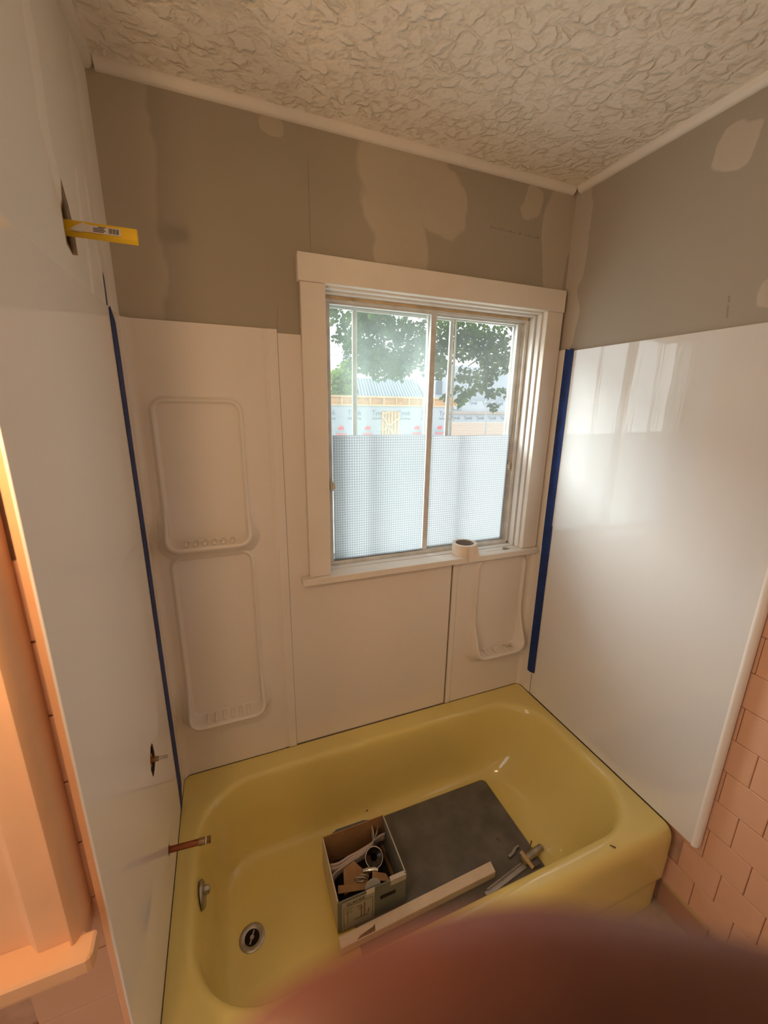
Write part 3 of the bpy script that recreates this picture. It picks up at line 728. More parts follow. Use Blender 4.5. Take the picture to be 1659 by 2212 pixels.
# side panels
pSL = thing('side_panel', 'glossy off-white panel on the left plumbing wall with pipe holes', 'wall panel', (0, -0.42, 0), 'panels of the tub surround')
lp = sheet([(-0.7650, ZF + 0.02), (-0.773, 0.003), (-0.773, 1.541), (-0.081, 1.541), (-0.081, 0.003), (-0.762, 0.003), (-0.7645, ZF + 0.02)][1:5],
           [circle(*VALVE, 0.031, 0.042, 30, 0.06), circle(*SPOUT, 0.0125, 0.0145, 16)], lambda a, b: (0.0, a, b), (-0.0029, 0, 0))
part(lp, 'panel_face', M_PANEL, pSL)
part(MB().box(-0.0025, 0.0012, -0.7745, -0.7655, 0.003, 1.541, 0.0012, 2), 'edge_lip', M_PANEL, pSL)
part(MB().box(-0.0027, 0.0002, -0.7735, -0.7725, ZF, 0.0028).box(-0.0027, -0.0002, -0.7735, -0.764, ZF, 0.0028), 'lower_strip', M_PANEL, pSL)
pSR = thing('side_panel', 'glossy white panel on the right wall reflecting the window', 'wall panel', (1.5, -0.45, 0), 'panels of the tub surround')
part(MB().box(1.5000, 1.5115, -0.8200, -0.0815, 0.0035, 1.536, 0.0008), 'panel_face', M_RPANEL, pSR)
ep = [(-0.8195, 1.5000), (-0.8225, 1.4990), (-0.8270, 1.5000), (-0.8330, 1.5055), (-0.8350, 1.5110), (-0.8350, 1.5230), (-0.8310, 1.5255), (-0.8195, 1.5115)]
part(MB().prism(ep, lambda a, b: (b, a, 0.0005), (0, 0, 1.535)), 'edge_lip', M_PANEL, pSR, smooth=True)

# ================================================================== BATHTUB
tub = thing('bathtub', 'yellow enamel alcove bathtub holding a box and boards', 'bathtub', (0.75, -0.385, ZF))
def rr_pts(x0, x1, y0, y1, r, z, n=14):
    out = []
    for q, (cx, cy) in enumerate(((x1 - r, y1 - r), (x0 + r, y1 - r), (x0 + r, y0 + r), (x1 - r, y0 + r))):
        for k in range(n):
            a = math.pi / 2 * (q + k / (n - 1))
            out.append((cx + r * math.cos(a), cy + r * math.sin(a), z))
    # densify straight sides so that rings of different radius still match
    return out
RS = [
    (0.0012, 1.4990, -0.758, -0.0012, 0.002, ZF + 0.001), (0.0012, 1.4990, -0.758, -0.0012, 0.002, -0.236), (0.0012, 1.4990, -0.7590, -0.0012, 0.002, -0.229), (0.0012, 1.4990, -0.7680, -0.0012, 0.002, -0.221),
    (0.0012, 1.4990, -0.7700, -0.0012, 0.002, -0.212), (0.0012, 1.4990, -0.7705, -0.0012, 0.002, -0.060), (0.0012, 1.4990, -0.7690, -0.0012, 0.002, -0.034), (0.0012, 1.4990, -0.7640, -0.0012, 0.002, -0.018),
    (0.0012, 1.4990, -0.7560, -0.0012, 0.002, -0.007), (0.0012, 1.4990, -0.7440, -0.0012, 0.002, -0.001), (0.0012, 1.4990, -0.7330, -0.0012, 0.002, 0.0), (0.0060, 1.4940, -0.7280, -0.0060, 0.012, 0.0003),
    (0.036, 1.476, -0.7190, -0.0640, 0.19, 0.0), (0.046, 1.466, -0.7100, -0.0730, 0.19, -0.0015), (0.053, 1.459, -0.7030, -0.0800, 0.188, -0.006), (0.058, 1.453, -0.6980, -0.0850, 0.186, -0.014),
    (0.0625, 1.447, -0.6935, -0.0890, 0.184, -0.030), (0.067, 1.438, -0.6890, -0.0930, 0.182, -0.060), (0.073, 1.415, -0.6820, -0.0990, 0.176, -0.120), (0.081, 1.380, -0.6730, -0.1060, 0.166, -0.190),
    (0.089, 1.345, -0.6640, -0.1130, 0.152, -0.240), (0.098, 1.317, -0.6550, -0.1210, 0.140, -0.270), (0.110, 1.292, -0.6440, -0.1310, 0.126, -0.291), (0.126, 1.268, -0.6300, -0.1450, 0.112, -0.304),
    (0.146, 1.243, -0.6120, -0.1620, 0.098, -0.3095), (0.185, 1.200, -0.5750, -0.2000, 0.08, -0.3105)]
DR = (0.190, -0.385)
tb = MB()
tb.rings([rr_pts(*r) for r in RS], cap1=True)
body = part(tb, 'tub_body', M_TUB, tub, smooth=True, angle=0.9)
sub = body.modifiers.new('sub', 'SUBSURF'); sub.levels = 1; sub.render_levels = 1
# drain
dmx = Matrix.Translation((DR[0], DR[1], -0.3105))
fl = part(MB().lathe([(0.0395, 0.0), (0.0395, 0.0018), (0.037, 0.0036), (0.031, 0.0042), (0.026, 0.0030), (0.0215, 0.0010), (0.0200, 0.0004)], dmx, 40), 'drain_flange', M_DULL, tub, smooth=True)
part(MB().lathe([(0.0, 0.0022), (0.0222, 0.0022)], dmx, 32), 'drain_hole', M_TUBDARK, tub)
part(MB().box(-0.019, 0.019, -0.0022, 0.0022, 0.0020, 0.0036, 0.0006, mx=dmx @ Matrix.Rotation(1.15, 4, 'Z')).lathe([(0.0, 0.0042), (0.006, 0.0040), (0.0065, 0.0020)], dmx, 16), 'drain_cross', M_DULL, tub)
# overflow plate on the sloping left end
omx = Matrix.Translation((0.0705, -0.385, -0.052)) @ Matrix.Rotation(math.radians(85), 4, 'Y') @ Matrix.Diagonal((1.0, 0.98, 1, 1))
part(MB().lathe([(0.0, 0.0075), (0.018, 0.0072), (0.029, 0.0058), (0.0345, 0.0034), (0.0362, 0.0008), (0.0362, -0.0020)], omx, 40), 'overflow_plate', M_DULL, tub, smooth=True)
part(MB().lathe([(0.0, 0.021), (0.010, 0.020), (0.0125, 0.016), (0.0125, 0.007)], omx @ Matrix.Translation((-0.008, 0.003, 0)), 8), 'trip_lever', M_DULL, tub)

# ================================================================== PLUMBING STUBS
v = thing('shower_valve', 'corroded copper valve body with a stem in the jagged panel hole', 'valve', (0.0, VALVE[0], VALVE[1]))
RX = Matrix.Rotation(math.pi / 2, 4, 'Y')
vm = Matrix.Translation((-0.024, VALVE[0], VALVE[1])) @ RX
part(MB().lathe([(0.0, 0.026), (0.007, 0.026), (0.008, 0.021), (0.016, 0.020), (0.018, 0.016), (0.021, 0.010), (0.021, -0.030), (0.0, -0.030)], vm, 28), 'valve_body', M_COPPER, v, smooth=True)
part(MB().tube([(-0.006, VALVE[0], VALVE[1]), (0.013, VALVE[0], VALVE[1])], 0.0062, 14), 'packing_nut', M_BRASS, v, smooth=True)
part(MB().tube([(0.012, VALVE[0], VALVE[1]), (0.033, VALVE[0], VALVE[1])], 0.0038, 10), 'stem', M_DULL, v, smooth=True)
part(MB().tube([(-0.055, VALVE[0], 0.10), (-0.055, VALVE[0], 1.60)], 0.009, 12), 'riser_pipe', M_COPPER, v, smooth=True)
s = thing('spout_pipe', 'bare copper pipe stub with a threaded brass end above the overflow plate', 'pipe', (0.0, SPOUT[0], SPOUT[1]))
part(MB().tube([(-0.055, SPOUT[0], 0.1285), (0.078, SPOUT[0], 0.1142)], 0.0082, 16), 'pipe', M_COPPER, s, smooth=True)
ad = MB().tube([(0.074, SPOUT[0], 0.1146), (0.090, SPOUT[0], 0.1129)], 0.0098, 16)
part(ad, 'adapter', M_BRASS, s, smooth=True)
th = MB()
pth = [(0.0895 + 0.0012 * k, SPOUT[0], 0.11295 - 0.00013 * k) for k in range(15)]
th.tube(pth, [0.0098 if k % 2 else 0.0088 for k in range(15)], 16); part(th, 'thread', M_BRASS, s)
part(MB().tube([(0.0915, SPOUT[0], 0.11275), (0.0945, SPOUT[0], 0.1124)], 0.0101, 16), 'thread_tape', M_WHITE, s, label='band of white thread tape')

# yellow packaging sleeve pushed over the shower stub
y = thing('packing_sleeve', 'yellow cardboard sleeve with barcode sticking out of the shower pipe hole', 'packaging', (0.0, SHOWER[0], SHOWER[1]))
ymx = Matrix.Translation((0.0, SHOWER[0], 1.632)) @ Matrix.Rotation(math.radians(0), 4, 'Y') @ Matrix.Rotation(math.radians(-24), 4, 'X')
part(MB().prism([(-0.006, -0.013), (0.005, -0.014), (0.0075, -0.009), (0.0065, 0.010), (0.002, 0.0145), (-0.0055, 0.012), (-0.0075, 0.0)], lambda a, b: (-0.03, a, b), (0.137, 0, 0)), 'sleeve', M_YELLOW, y, smooth=True, angle=0.5).data.transform(ymx)
lb = part(MB().box(0.014, 0.080, -0.0082, -0.0074, -0.0105, 0.0045, 0.0), 'label', M_WHITE, y); lb.data.transform(ymx)
br = MB()
for k in range(10):
    x = 0.0605 + k * 0.0018; br.box(x, x + (0.0011 if k % 3 else 0.0006), -0.0086, -0.0080, -0.0085, 0.0025)
b_ = subpart(br, 'barcode', M_INK, lb); b_.data.transform(ymx)
lt = MB()
for k in range(4): lt.box(0.036 + (0.008 if k == 0 else 0), 0.056 - 0.003 * (k % 2), -0.0086, -0.0080, 0.0018 - k * 0.0033, 0.0032 - k * 0.0033)
b_ = subpart(lt, 'small_print', M_INK, lb); b_.data.transform(ymx)
tn = MB().prism([(0.0, -0.0115), (0.018, -0.0125), (0.029, -0.001), (0.022, 0.0065), (0.009, -0.002)], lambda a, b: (a, -0.0098, b), (0, 0.002, 0))
part(tn, 'torn_paper', M_WHITE, y).data.transform(ymx)
part(MB().tube([(-0.045, -0.345, 1.632), (0.022, -0.345, 1.6265)], 0.006, 12), 'stub_pipe', M_COPPER, y, smooth=True)

# ================================================================== TAPE
def strip(name, pts, f3, dep, m, label, grp='blue painter tape strips'):
    o = MB().prism(pts, f3, dep).build(name, m); return tag(o, label, 'tape', grp)
L = lambda a, b: (0.0012, a, b)
zz = [0.05, 0.2, 0.45, 0.7, 0.95, 1.2, 1.45]
ragR = [(-0.0785 + 0.002 * math.sin(9 * z), z) for z in zz]; ragL = [(-0.1315 + 0.0012 * math.sin(7 * z + 1), z) for z in zz[::-1]]
strip('painter_tape', [(-0.137, -0.0005), (-0.118, 0.004), (-0.087, 0.045)] + ragR + [(-0.082, 1.515), (-0.116, 1.545), (-0.130, 1.540)] + ragL, L, (0.0006, 0, 0), M_BLUE, 'long blue painter tape down the left panel corner seam')
strip('painter_tape', [(-0.131, 1.5435), (-0.119, 1.5465), (-0.116, 1.602), (-0.119, 1.617), (-0.127, 1.606)], lambda a, b: (-0.0026, a, b), (0.0006, 0, 0), mat('blue_tape_faded', (0.10, 0.11, 0.20), 0.6, 0.3, var=(40, 0.3)), 'thin faded blue tape tail on drywall above the left panel')
Rr = lambda a, b: (1.4978, a, b)
strip('painter_tape', [(-0.047, 0.735), (-0.090, 0.720), (-0.0885, 1.538), (-0.080, 1.5445), (-0.062, 1.541), (-0.0455, 1.546)], Rr, (0.0006, 0, 0), M_BLUE, 'upper blue painter tape on the right corner seam beside the window')
strip('painter_tape', [(-0.0525, 0.112), (-0.070, 0.110), (-0.0985, 0.122), (-0.0945, 0.84), (-0.049, 0.80)], lambda a, b: (1.4971, a, b), (0.0006, 0, 0), M_BLUE, 'lower blue painter tape on the right corner seam above the tub')

# roll of masking tape on the stool
tr_ = thing('tape_roll', 'roll of cream masking tape lying on the window sill', 'tape roll', (1.138, 0.012, WZ0))
TMX = Matrix.Translation((1.138, 0.012, WZ0 + 0.0006))
part(MB().lathe([(0.0385, 0.0), (0.0500, 0.0), (0.0506, 0.001), (0.0506, 0.0475), (0.0500, 0.0485), (0.0385, 0.0485)], TMX, 56, True), 'tape', M_TAPE, tr_, smooth=True)
part(MB().lathe([(0.0365, 0.001), (0.0384, 0.001), (0.0384, 0.0475), (0.0365, 0.0475)], TMX, 48, True), 'core', M_CORE, tr_, smooth=True)
tl = MB(); rs = []
for k in range(9):
    a = math.radians(-102 + 9.0 * k)
    zt = 0.0390 + 0.0095 * k / 8; zb = -0.0175 + 0.0180 * (k / 8) ** 2
    R_ = 0.0530 - 0.0018 * k / 8
    rs.append([Vector((1.138 + R_ * math.cos(a), 0.012 + R_ * math.sin(a) , WZ0 + z)) for z in (zb, zt)])
bmt = bmesh.new(); vv = [[bmt.verts.new(p) for p in r] for r in rs]
for k in range(8): bmt.faces.new((vv[k][0], vv[k][1], vv[k + 1][1], vv[k + 1][0]))
tl.merge(bmt)
for vtx in tl.bm.verts:
    if vtx.co.z < WZ0 + 0.001: vtx.co.y = min(vtx.co.y, -0.0385)
o = part(tl, 'loose_tail', M_TAPE, tr_); sd = o.modifiers.new('solid', 'SOLIDIFY'); sd.thickness = 0.0006

o = MB().box(1.332, 1.352, 0.004, 0.010, WZ0, WZ0 + 0.004, 0.001).tube([(1.326, 0.000, WZ0 + 0.0022), (1.345, -0.006, WZ0 + 0.0022), (1.358, 0.006, WZ0 + 0.0026)], 0.0018, 8).tube([(1.338, 0.014, WZ0 + 0.0022), (1.362, -0.006, WZ0 + 0.0024)], 0.0018, 8).build('window_clip', M_DULL)
tag(o, 'small grey metal clip lying at the right end of the window sill', 'clip')

# ================================================================== THINGS IN THE TUB
TB = -0.3098
bp = []
X0, X1, Y0, Y1, rr = 0.502, 1.203, -0.572, -0.176, 0.016
for q, (cx, cy) in enumerate(((X1 - 0.022, Y1 - 0.022), (X0 + rr, Y1 - rr), (X0 + rr, Y0 + rr), (X1 - rr, Y0 + rr))):
    R0 = 0.022 if q == 0 else rr
    for k in range(6):
        a = math.pi / 2 * (q + k / 5); bp.append((cx + R0 * math.cos(a), cy + R0 * math.sin(a)))
# a corner is cut off at the back left
bo = MB().prism(bp, lambda a, b: (a, b, TB + 0.0006), (0, 0, 0.0112), 0.001).build('grey_board', M_BOARD)
tag(bo, 'large dark grey board lying flat on the tub floor under the box', 'board')
ZB = TB + 0.0120

bx = thing('cardboard_box', 'open printed cardboard box full of packing scraps in the tub', 'box', (0.56, -0.376, ZB))
bx0, bx1, by0, by1, bh = 0.4445, 0.6765, -0.4800, -0.2715, 0.1375
tw = 0.0032
wallm = MB().box(bx0, bx1, by0, by1, ZB + 0.0003, ZB + 0.004)
part(wallm, 'bottom', M_KRAFT, bx)
part(MB().box(bx0, bx1, by0, by0 + tw, ZB + 0.004, ZB + bh - 0.004), 'front_wall', M_BOXOUT, bx)
part(MB().box(bx0, bx1, by1 - tw, by1, ZB + 0.004, ZB + bh), 'rear_wall', M_KRAFT, bx)
part(MB().box(bx0, bx0 + tw, by0 + tw, by1 - tw, ZB + 0.004, ZB + bh), 'side_wall', M_BOXSIDE, bx)
part(MB().box(bx1 - tw, bx1, by0 + tw, by1 - tw, ZB + 0.004, ZB + bh), 'side_wall', M_BOXOUT, bx)
part(MB().box(bx1 - tw - 0.0002, bx1 + 0.0002, by0 + tw, by1 - tw, ZB + bh, ZB + bh + 0.001), 'cut_edge', M_BOXSIDE, bx)
part(MB().box(bx0 - 0.0002, bx0 + tw + 0.0002, by0 + tw, by1 - tw, ZB + bh, ZB + bh + 0.001), 'cut_edge', M_BOXSIDE, bx)
part(MB().prism([(0.470, -0.005), (0.640, 0.004), (0.600, 0.016), (0.500, 0.018), (0.478, 0.008)], lambda a, b: (a, by1 + 0.004 + 0.3 * b, ZB + bh - 0.020 + b), (0, 0.002, 0)), 'rear_flap', M_BOXOUT, bx)
lab = part(MB().box(0.4580, 0.5660, by0 - 0.0010, by0 - 0.0002, ZB + 0.006, ZB + 0.124), 'printed_label', M_LABELP, bx)
lt = text_mesh('GLACIER', 0.0155, Matrix.Translation((0.503, by0 - 0.0012, ZB + 0.1065)) @ FACE_NY, M_INK, bx, ext=0.0002)
pn = MB()
for (x0_, x1_, z0_, z1_) in ((0.463, 0.5605, 0.1008, 0.1022), (0.463, 0.4644, 0.010, 0.1022), (0.5590, 0.5605, 0.010, 0.1022), (0.476, 0.4775, 0.030, 0.084), (0.520, 0.523, 0.034, 0.088), (0.5305, 0.5335, 0.034, 0.092), (0.498, 0.546, 0.033, 0.0355), (0.512, 0.534, 0.071, 0.0735), (0.506, 0.520, 0.083, 0.0855), (0.545, 0.5475, 0.040, 0.060), (0.470, 0.494, 0.0895, 0.0912), (0.470, 0.490, 0.0810, 0.0822), (0.470, 0.492, 0.0740, 0.0752)):
    pn.box(x0_, x1_, by0 - 0.0014, by0 - 0.0009, ZB + z0_, ZB + z1_)
part(pn, 'faucet_drawing', M_STAIN, bx)
part(MB().box(0.586, 0.640, by0 - 0.0006, by0 - 0.0002, ZB + 0.070, ZB + 0.086), 'dark_print', M_INK, bx)
part(MB().box(0.6215, 0.6765, by0 - 0.0016, by0 + 0.012, ZB + bh - 0.0038, ZB + bh - 0.0028).box(0.6215, 0.6765, by0 - 0.0016, by0 - 0.0006, ZB + bh - 0.024, ZB + bh - 0.003), 'packing_tape', M_CLEAR, bx)
part(MB().box(0.538, 0.566, by0 - 0.0024, by0 - 0.0012, ZB + bh - 0.018, ZB + bh + 0.002), 'packing_tape', M_WHITE, bx)
tabp = [(0.5640 + 0.026 * math.cos(a), 0.004 + 0.022 * math.sin(a)) for a in [math.pi * k / 12 for k in range(13)]]
part(MB().prism([(0.590, -0.018), ] + tabp + [(0.538, -0.018)], lambda a, b: (a, by0 + 0.006 + 0.55 * max(b, 0), ZB + bh - 0.010 + b * 0.6), (0, 0.0012, 0.0008)), 'hang_tab', M_GREYTAB, bx)

def ribbon(pts, zb, zt, wob=0.0, n=30):
    P = [Vector((p[0], p[1], 0)) for p in pts]
    out = []
    for i in range(n + 1):
        t = i / n * (len(P) - 1); k = min(int(t), len(P) - 2); u = t - k
        p0, p1, p2, p3 = P[max(k - 1, 0)], P[k], P[k + 1], P[min(k + 2, len(P) - 1)]
        q = 0.5 * ((2 * p1) + (p2 - p0) * u + (2 * p0 - 5 * p1 + 4 * p2 - p3) * u * u + (3 * p1 - p0 - 3 * p2 + p3) * u ** 3)
        out.append(q)
    mb = MB(); b = bmesh.new(); rows = []
    for i, q in enumerate(out):
        row = []
        for j in range(4):
            s_ = j / 3
            row.append(b.verts.new((q.x + wob * math.sin(i * 0.9 + j), q.y + wob * math.cos(i * 0.7 + 2 * j) + 0.010 * (1 - s_), zb + (zt(i / n) - zb) * s_)))
        rows.append(row)
    for i in range(n):
        for j in range(3): b.faces.new((rows[i][j], rows[i + 1][j], rows[i + 1][j + 1], rows[i][j + 1]))
    mb.merge(b); return mb
lf = thing('instruction_leaflet', 'crumpled white instruction sheets folded along the back of the box', 'paper', (0.56, -0.33, ZB + 0.005))
for nm_i, (pts, zt) in enumerate((
        ([(0.4490, -0.352), (0.482, -0.357), (0.520, -0.352), (0.560, -0.345), (0.600, -0.335), (0.640, -0.318), (0.668, -0.316)], lambda t: -0.182 + 0.006 * math.sin(5 * t)),
        ([(0.4490, -0.362), (0.482, -0.365), (0.522, -0.358), (0.566, -0.350), (0.608, -0.338), (0.634, -0.312), (0.650, -0.290)], lambda t: -0.184 + 0.010 * t),
        ([(0.4490, -0.385), (0.475, -0.372), (0.520, -0.363), (0.570, -0.354), (0.606, -0.343), (0.624, -0.315), (0.628, -0.283)], lambda t: -0.187 + 0.014 * t * t))):
    o = part(ribbon(pts, ZB + 0.0535, zt, 0.0006), 'sheet', M_PAPER, lf, smooth=True, angle=3)
    sd = o.modifiers.new('solid', 'SOLIDIFY'); sd.thickness = 0.0004
es = thing('escutcheon_ring', 'shiny chrome trim ring standing among the scraps in the box', 'ring', (0.602, -0.376, -0.20))
rmx = Matrix.Translation((0.602, -0.378, -0.192)) @ Euler((math.radians(38), math.radians(-12), 0), 'XYZ').to_matrix().to_4x4()
part(MB().lathe([(0.0298 + 0.0016 * math.cos(a), 0.0016 * math.sin(a)) for a in [2 * math.pi * k / 10 for k in range(10)]], rmx, 48, True), 'rim', M_CHROME, es, smooth=True)
part(MB().lathe([(0.0296, -0.001), (0.0275, -0.010), (0.012, -0.016)], rmx, 40), 'bowl', mat('dark_chrome', (0.05, 0.04, 0.035), 0.2, 0.5, 0.8), es, smooth=True)
ck = MB().tube([(0.556, -0.398, -0.203), (0.572, -0.404, -0.199), (0.592, -0.411, -0.198), (0.602, -0.416, -0.199)], [0.006, 0.0085, 0.0085, 0.007], 16).build('faucet_handle', M_CHROME, smooth=True)
tag(ck, 'short shiny chrome handle lying in the middle of the box', 'faucet handle')
def card(name, pts, tilt, loc, label, grp=None):
    o = MB().prism(pts, lambda a, b: (a, b, 0), (0, 0, 0.003)).build(name, M_KRAFT)
    o.rotation_euler = tilt; o.location = loc
    return tag(o, label, 'cardboard', grp)
card('cardboard_insert', [(-0.045, -0.025), (0.035, -0.034), (0.050, -0.020), (0.018, 0.038), (-0.022, 0.036)], (math.radians(34), math.radians(-8), math.radians(8)), (0.522, -0.396, -0.216), 'brown folded cardboard flap leaning below the crumpled sheets', 'brown cardboard scraps in the box')
card('cardboard_insert', [(-0.052, -0.012), (0.056, -0.030), (0.060, -0.012), (-0.046, 0.008)], (math.radians(12), math.radians(4), math.radians(0)), (0.512, -0.412, -0.218), 'narrow brown cardboard strip crossing the box near its front', 'brown cardboard scraps in the box')
card('cardboard_insert', [(-0.030, -0.014), (0.034, -0.010), (0.020, 0.014), (-0.026, 0.016)], (math.radians(-10), math.radians(14), math.radians(-18)), (0.602, -0.438, -0.200), 'small brown cardboard scrap behind the grey tab of the box', 'brown cardboard scraps in the box')
wt = thing('wire_tie', 'dark looped wire tie on the brown cardboard in the box', 'wire', (0.535, -0.42, -0.20))
for k, (r, dx) in enumerate(((0.012, 0.0), (0.010, 0.010))):
    part(MB().tube([(0.535 + dx + r * math.cos(t) * 1.4, -0.428 + 0.5 * dx - r * 0.5 * math.cos(t), -0.186 + r * math.sin(t) * 0.8) for t in [2 * math.pi * i / 16 for i in range(15)]], 0.0022, 8), 'loop', M_DULL, wt, smooth=True)
pk = MB().box(0.470, 0.650, -0.470, -0.300, ZB + 0.006, ZB + 0.052, 0.006).build('shade_block', mat('box_shade_black', (0.012, 0.010, 0.009), 0.9, 0.2))  # black block stands in for the deep shade inside the box
tag(pk, 'black block standing in for deep shade at the bottom of the box', 'shade block')

# white stick across the front of the box
st = thing('trim_stick', 'white painted wood stick lying along the front of the box', 'wood stick', (0.72, -0.51, ZB))
sp = [(0.4400, -0.5025), (0.4400, -0.5330), (1.0085, -0.5245), (1.0115, -0.4890)]
part(MB().prism(sp, lambda a, b: (a, b, ZB + 0.0004), (0, 0, 0.0290), 0.0012), 'stick', M_STICK, st)
part(MB().prism([(0.492, -0.5302), (0.505, -0.5230), (0.548, -0.5170), (0.557, -0.5120), (0.552, -0.5290)], lambda a, b: (a, b, ZB + 0.0293), (0, 0, 0.0004)), 'stain', M_STAIN, st, label='brown smear on the white stick')

# caulking tool: half-round barrel, bar and clip
cg = thing('clamp_bar', 'grey metal bar clamp lying at the right end of the grey board', 'clamp', (1.12, -0.53, ZB))
bar = MB()
def bar_seg(b, p, q, w, h, z): 
    d = Vector((q[0] - p[0], q[1] - p[1], 0)); L_ = d.length; a = math.atan2(d.y, d.x)
    b.box(0, L_, -w / 2, w / 2, 0, h, 0.001, mx=Matrix.Translation((p[0], p[1], z)) @ Matrix.Rotation(a, 4, 'Z'))
bar_seg(bar, (0.945, -0.560), (1.135, -0.532), 0.018, 0.006, ZB + 0.0005); bar_seg(bar, (0.955, -0.551), (1.12, -0.526), 0.004, 0.014, ZB + 0.0005)
part(bar, 'bar', mat('zinc_bar', (0.46, 0.42, 0.40), 0.35, 0.5, 0.6, var=(20, 0.15)), cg)
part(MB().tube([(1.140, -0.523, ZB + 0.0150), (1.205, -0.513, ZB + 0.0150), (1.226, -0.510, ZB + 0.0150)], [0.0135, 0.0135, 0.0125], 18), 'barrel', M_DULL, cg, smooth=True)
part(MB().tube([(1.130, -0.524, ZB + 0.0125), (1.142, -0.522, ZB + 0.0150)], [0.012, 0.016], 18), 'collar', mat('tan_plastic', (0.30, 0.25, 0.13), 0.6, 0.3), cg, smooth=True)
part(MB().box(-0.007, 0.007, -0.030, 0.028, 0, 0.004, 0.001, mx=Matrix.Translation((1.137, -0.532, ZB + 0.0300)) @ Matrix.Rotation(0.25, 4, 'Z') @ Matrix.Rotation(0.3, 4, 'X')), 'clip_arm', M_CAPTILE, cg)
part(MB().prism([(-0.034, -0.004), (-0.012, 0.000), (0.010, 0.012), (0.026, 0.016), (0.024, 0.022), (0.004, 0.020), (-0.016, 0.010), (-0.036, 0.004)], lambda a, b: (1.128 + a, -0.492 + b, ZB + 0.001), (0, 0, 0.014), 0.001), 'wing', M_DULL, cg)
part(MB().box(1.150, 1.190, -0.552, -0.532, ZB + 0.0002, ZB + 0.010, 0.002), 'foot', M_BOARD, cg)
# loose chips
for i, (x, y_, z, l, a, lab_) in enumerate(((1.217, -0.470, TB + 0.002, 0.018, 0.6, 'dark wood chip on the tub floor beside the grey board'), (1.262, -0.738, 0.0030, 0.016, -1.0, 'thin dark splinter on the tub front rim'), (0.660, -0.137, -0.2915, 0.010, 0.3, 'tiny dark speck on the tub wall behind the box'), (1.100, -0.420, ZB + 0.002, 0.014, 1.8, 'small black splinter on the grey board'))):
    o = MB().box(-l / 2, l / 2, -0.0016, 0.0016, -0.0012, 0.0012, 0.0005).tube([(-l / 2, 0, 0), (0, 0.001, 0.001), (l / 2, 0.003, 0)], 0.001, 5).build('wood_chip', M_STAIN)
    o.location = (x, y_, z); o.rotation_euler = (0, 0, a); tag(o, lab_, 'wood chip', 'loose chips in the tub')

# ================================================================== MOULDED FRAME ON THE LEFT WALL
mf = empty('trim_4', (-0.06, -0.79, 0.55)); struct(mf, 'white painted stepped moulding and sill with lamp orange in the colour, far left edge', 'trim')
cp = [(-0.0210, -0.7630), (-0.0205, -0.7820), (-0.0208, -0.7920), (-0.0218, -0.8020), (-0.0238, -0.8110), (-0.0265, -0.8175), (-0.0295, -0.8205), (-0.0322, -0.8205), (-0.0333, -0.8150), (-0.0338, -0.8125), (-0.0360, -0.8115), (-0.0690, -0.8130), (-0.0730, -0.8125), (-0.0860, -0.7985), (-0.0900, -0.7970), (-0.1450, -0.7970), (-0.1450, -0.7630)]
part(MB().prism(cp, lambda a, b: (a, b, 0.5625), (0, 0, 0.80)), 'stepped_moulding', M_MOULD, mf, smooth=True, angle=0.45)
SO = [(-0.55, -0.7630), (-0.0215, -0.7630), (-0.0215, -0.8070), (-0.0030, -0.8070), (-0.0020, -0.8400), (-0.0060, -0.8450), (-0.55, -0.8450)]
part(MB().prism(SO, lambda a, b: (a, b, 0.5330), (0, 0, 0.0290), 0.0035), 'sill', M_MOULD, mf)
part(MB().box(-0.55, -0.024, -0.8380, -0.7630, 0.519, 0.5328, 0.003), 'sill_apron', M_MOULD, mf)
part(MB().box(-0.55, -0.1455, -0.7750, -0.7630, 0.5625, 1.36), 'frame_back', M_MOULD, mf)

# ================================================================== VANITY LIGHT
LX, LY, LZ = -0.045, -1.012, 1.386
vl = thing('vanity_light', 'vanity lamp with two warm bare bulbs over the moulded frame at left', 'lamp', (-0.14, -0.763, 1.44))
part(MB().box(-0.260, -0.065, -0.7780, -0.7635, 1.405, 1.475, 0.004), 'back_plate', M_CHROME, vl)
for x_ in (LX, LX - 0.135):
    ar = part(MB().tube([(min(x_, -0.085), -0.776, 1.440), (min(x_, -0.085), -0.880, 1.462), (x_, -0.960, 1.462), (x_, LY, 1.452), (x_, LY, 1.432)], 0.006, 10), 'arm', M_CHROME, vl, smooth=True)
    so = part(MB().tube([(x_, LY, LZ + 0.052), (x_, LY, LZ + 0.024)], 0.013, 14), 'socket', M_CREAM, vl, smooth=True)
    subpart(MB().lathe([(0.0, -0.024), (0.012, -0.0208), (0.0208, -0.012), (0.024, 0.0), (0.0208, 0.012), (0.013, 0.022), (0.0115, 0.027)], Matrix.Translation((x_, LY, LZ)), 24), 'bulb', M_BULB, so, smooth=True)

# ================================================================== OUTSIDE
G = -1.05
gm = MB().box(-30, 60, 0.4, 70, G - 0.2, G).build('ground', mat('gravel_ground', (0.46, 0.44, 0.40), 0.9, 0.2, var=(1.5, 0.15))); struct(gm, 'pale gravel ground outside the window', 'ground')
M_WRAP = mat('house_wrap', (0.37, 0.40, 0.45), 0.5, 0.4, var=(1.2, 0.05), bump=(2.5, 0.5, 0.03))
M_WRAPINK = mat('wrap_grey_print', (0.16, 0.19, 0.27), 0.6, 0.3)
M_RED = mat('wrap_red_print', (0.72, 0.08, 0.10), 0.6, 0.3)
M_TEAL = mat('wrap_pale_print', (0.40, 0.46, 0.50), 0.6, 0.3)
M_OSB = mat('raw_lumber', (0.50, 0.27, 0.12), 0.7, 0.3, var=(6, 0.2))
M_LUMBER = mat('pale_lumber', (0.60, 0.41, 0.22), 0.7, 0.3, var=(5, 0.15))
M_BLUEROOF = mat('blue_metal_roof', (0.12, 0.165, 0.22), 0.4, 0.4, 0.1)
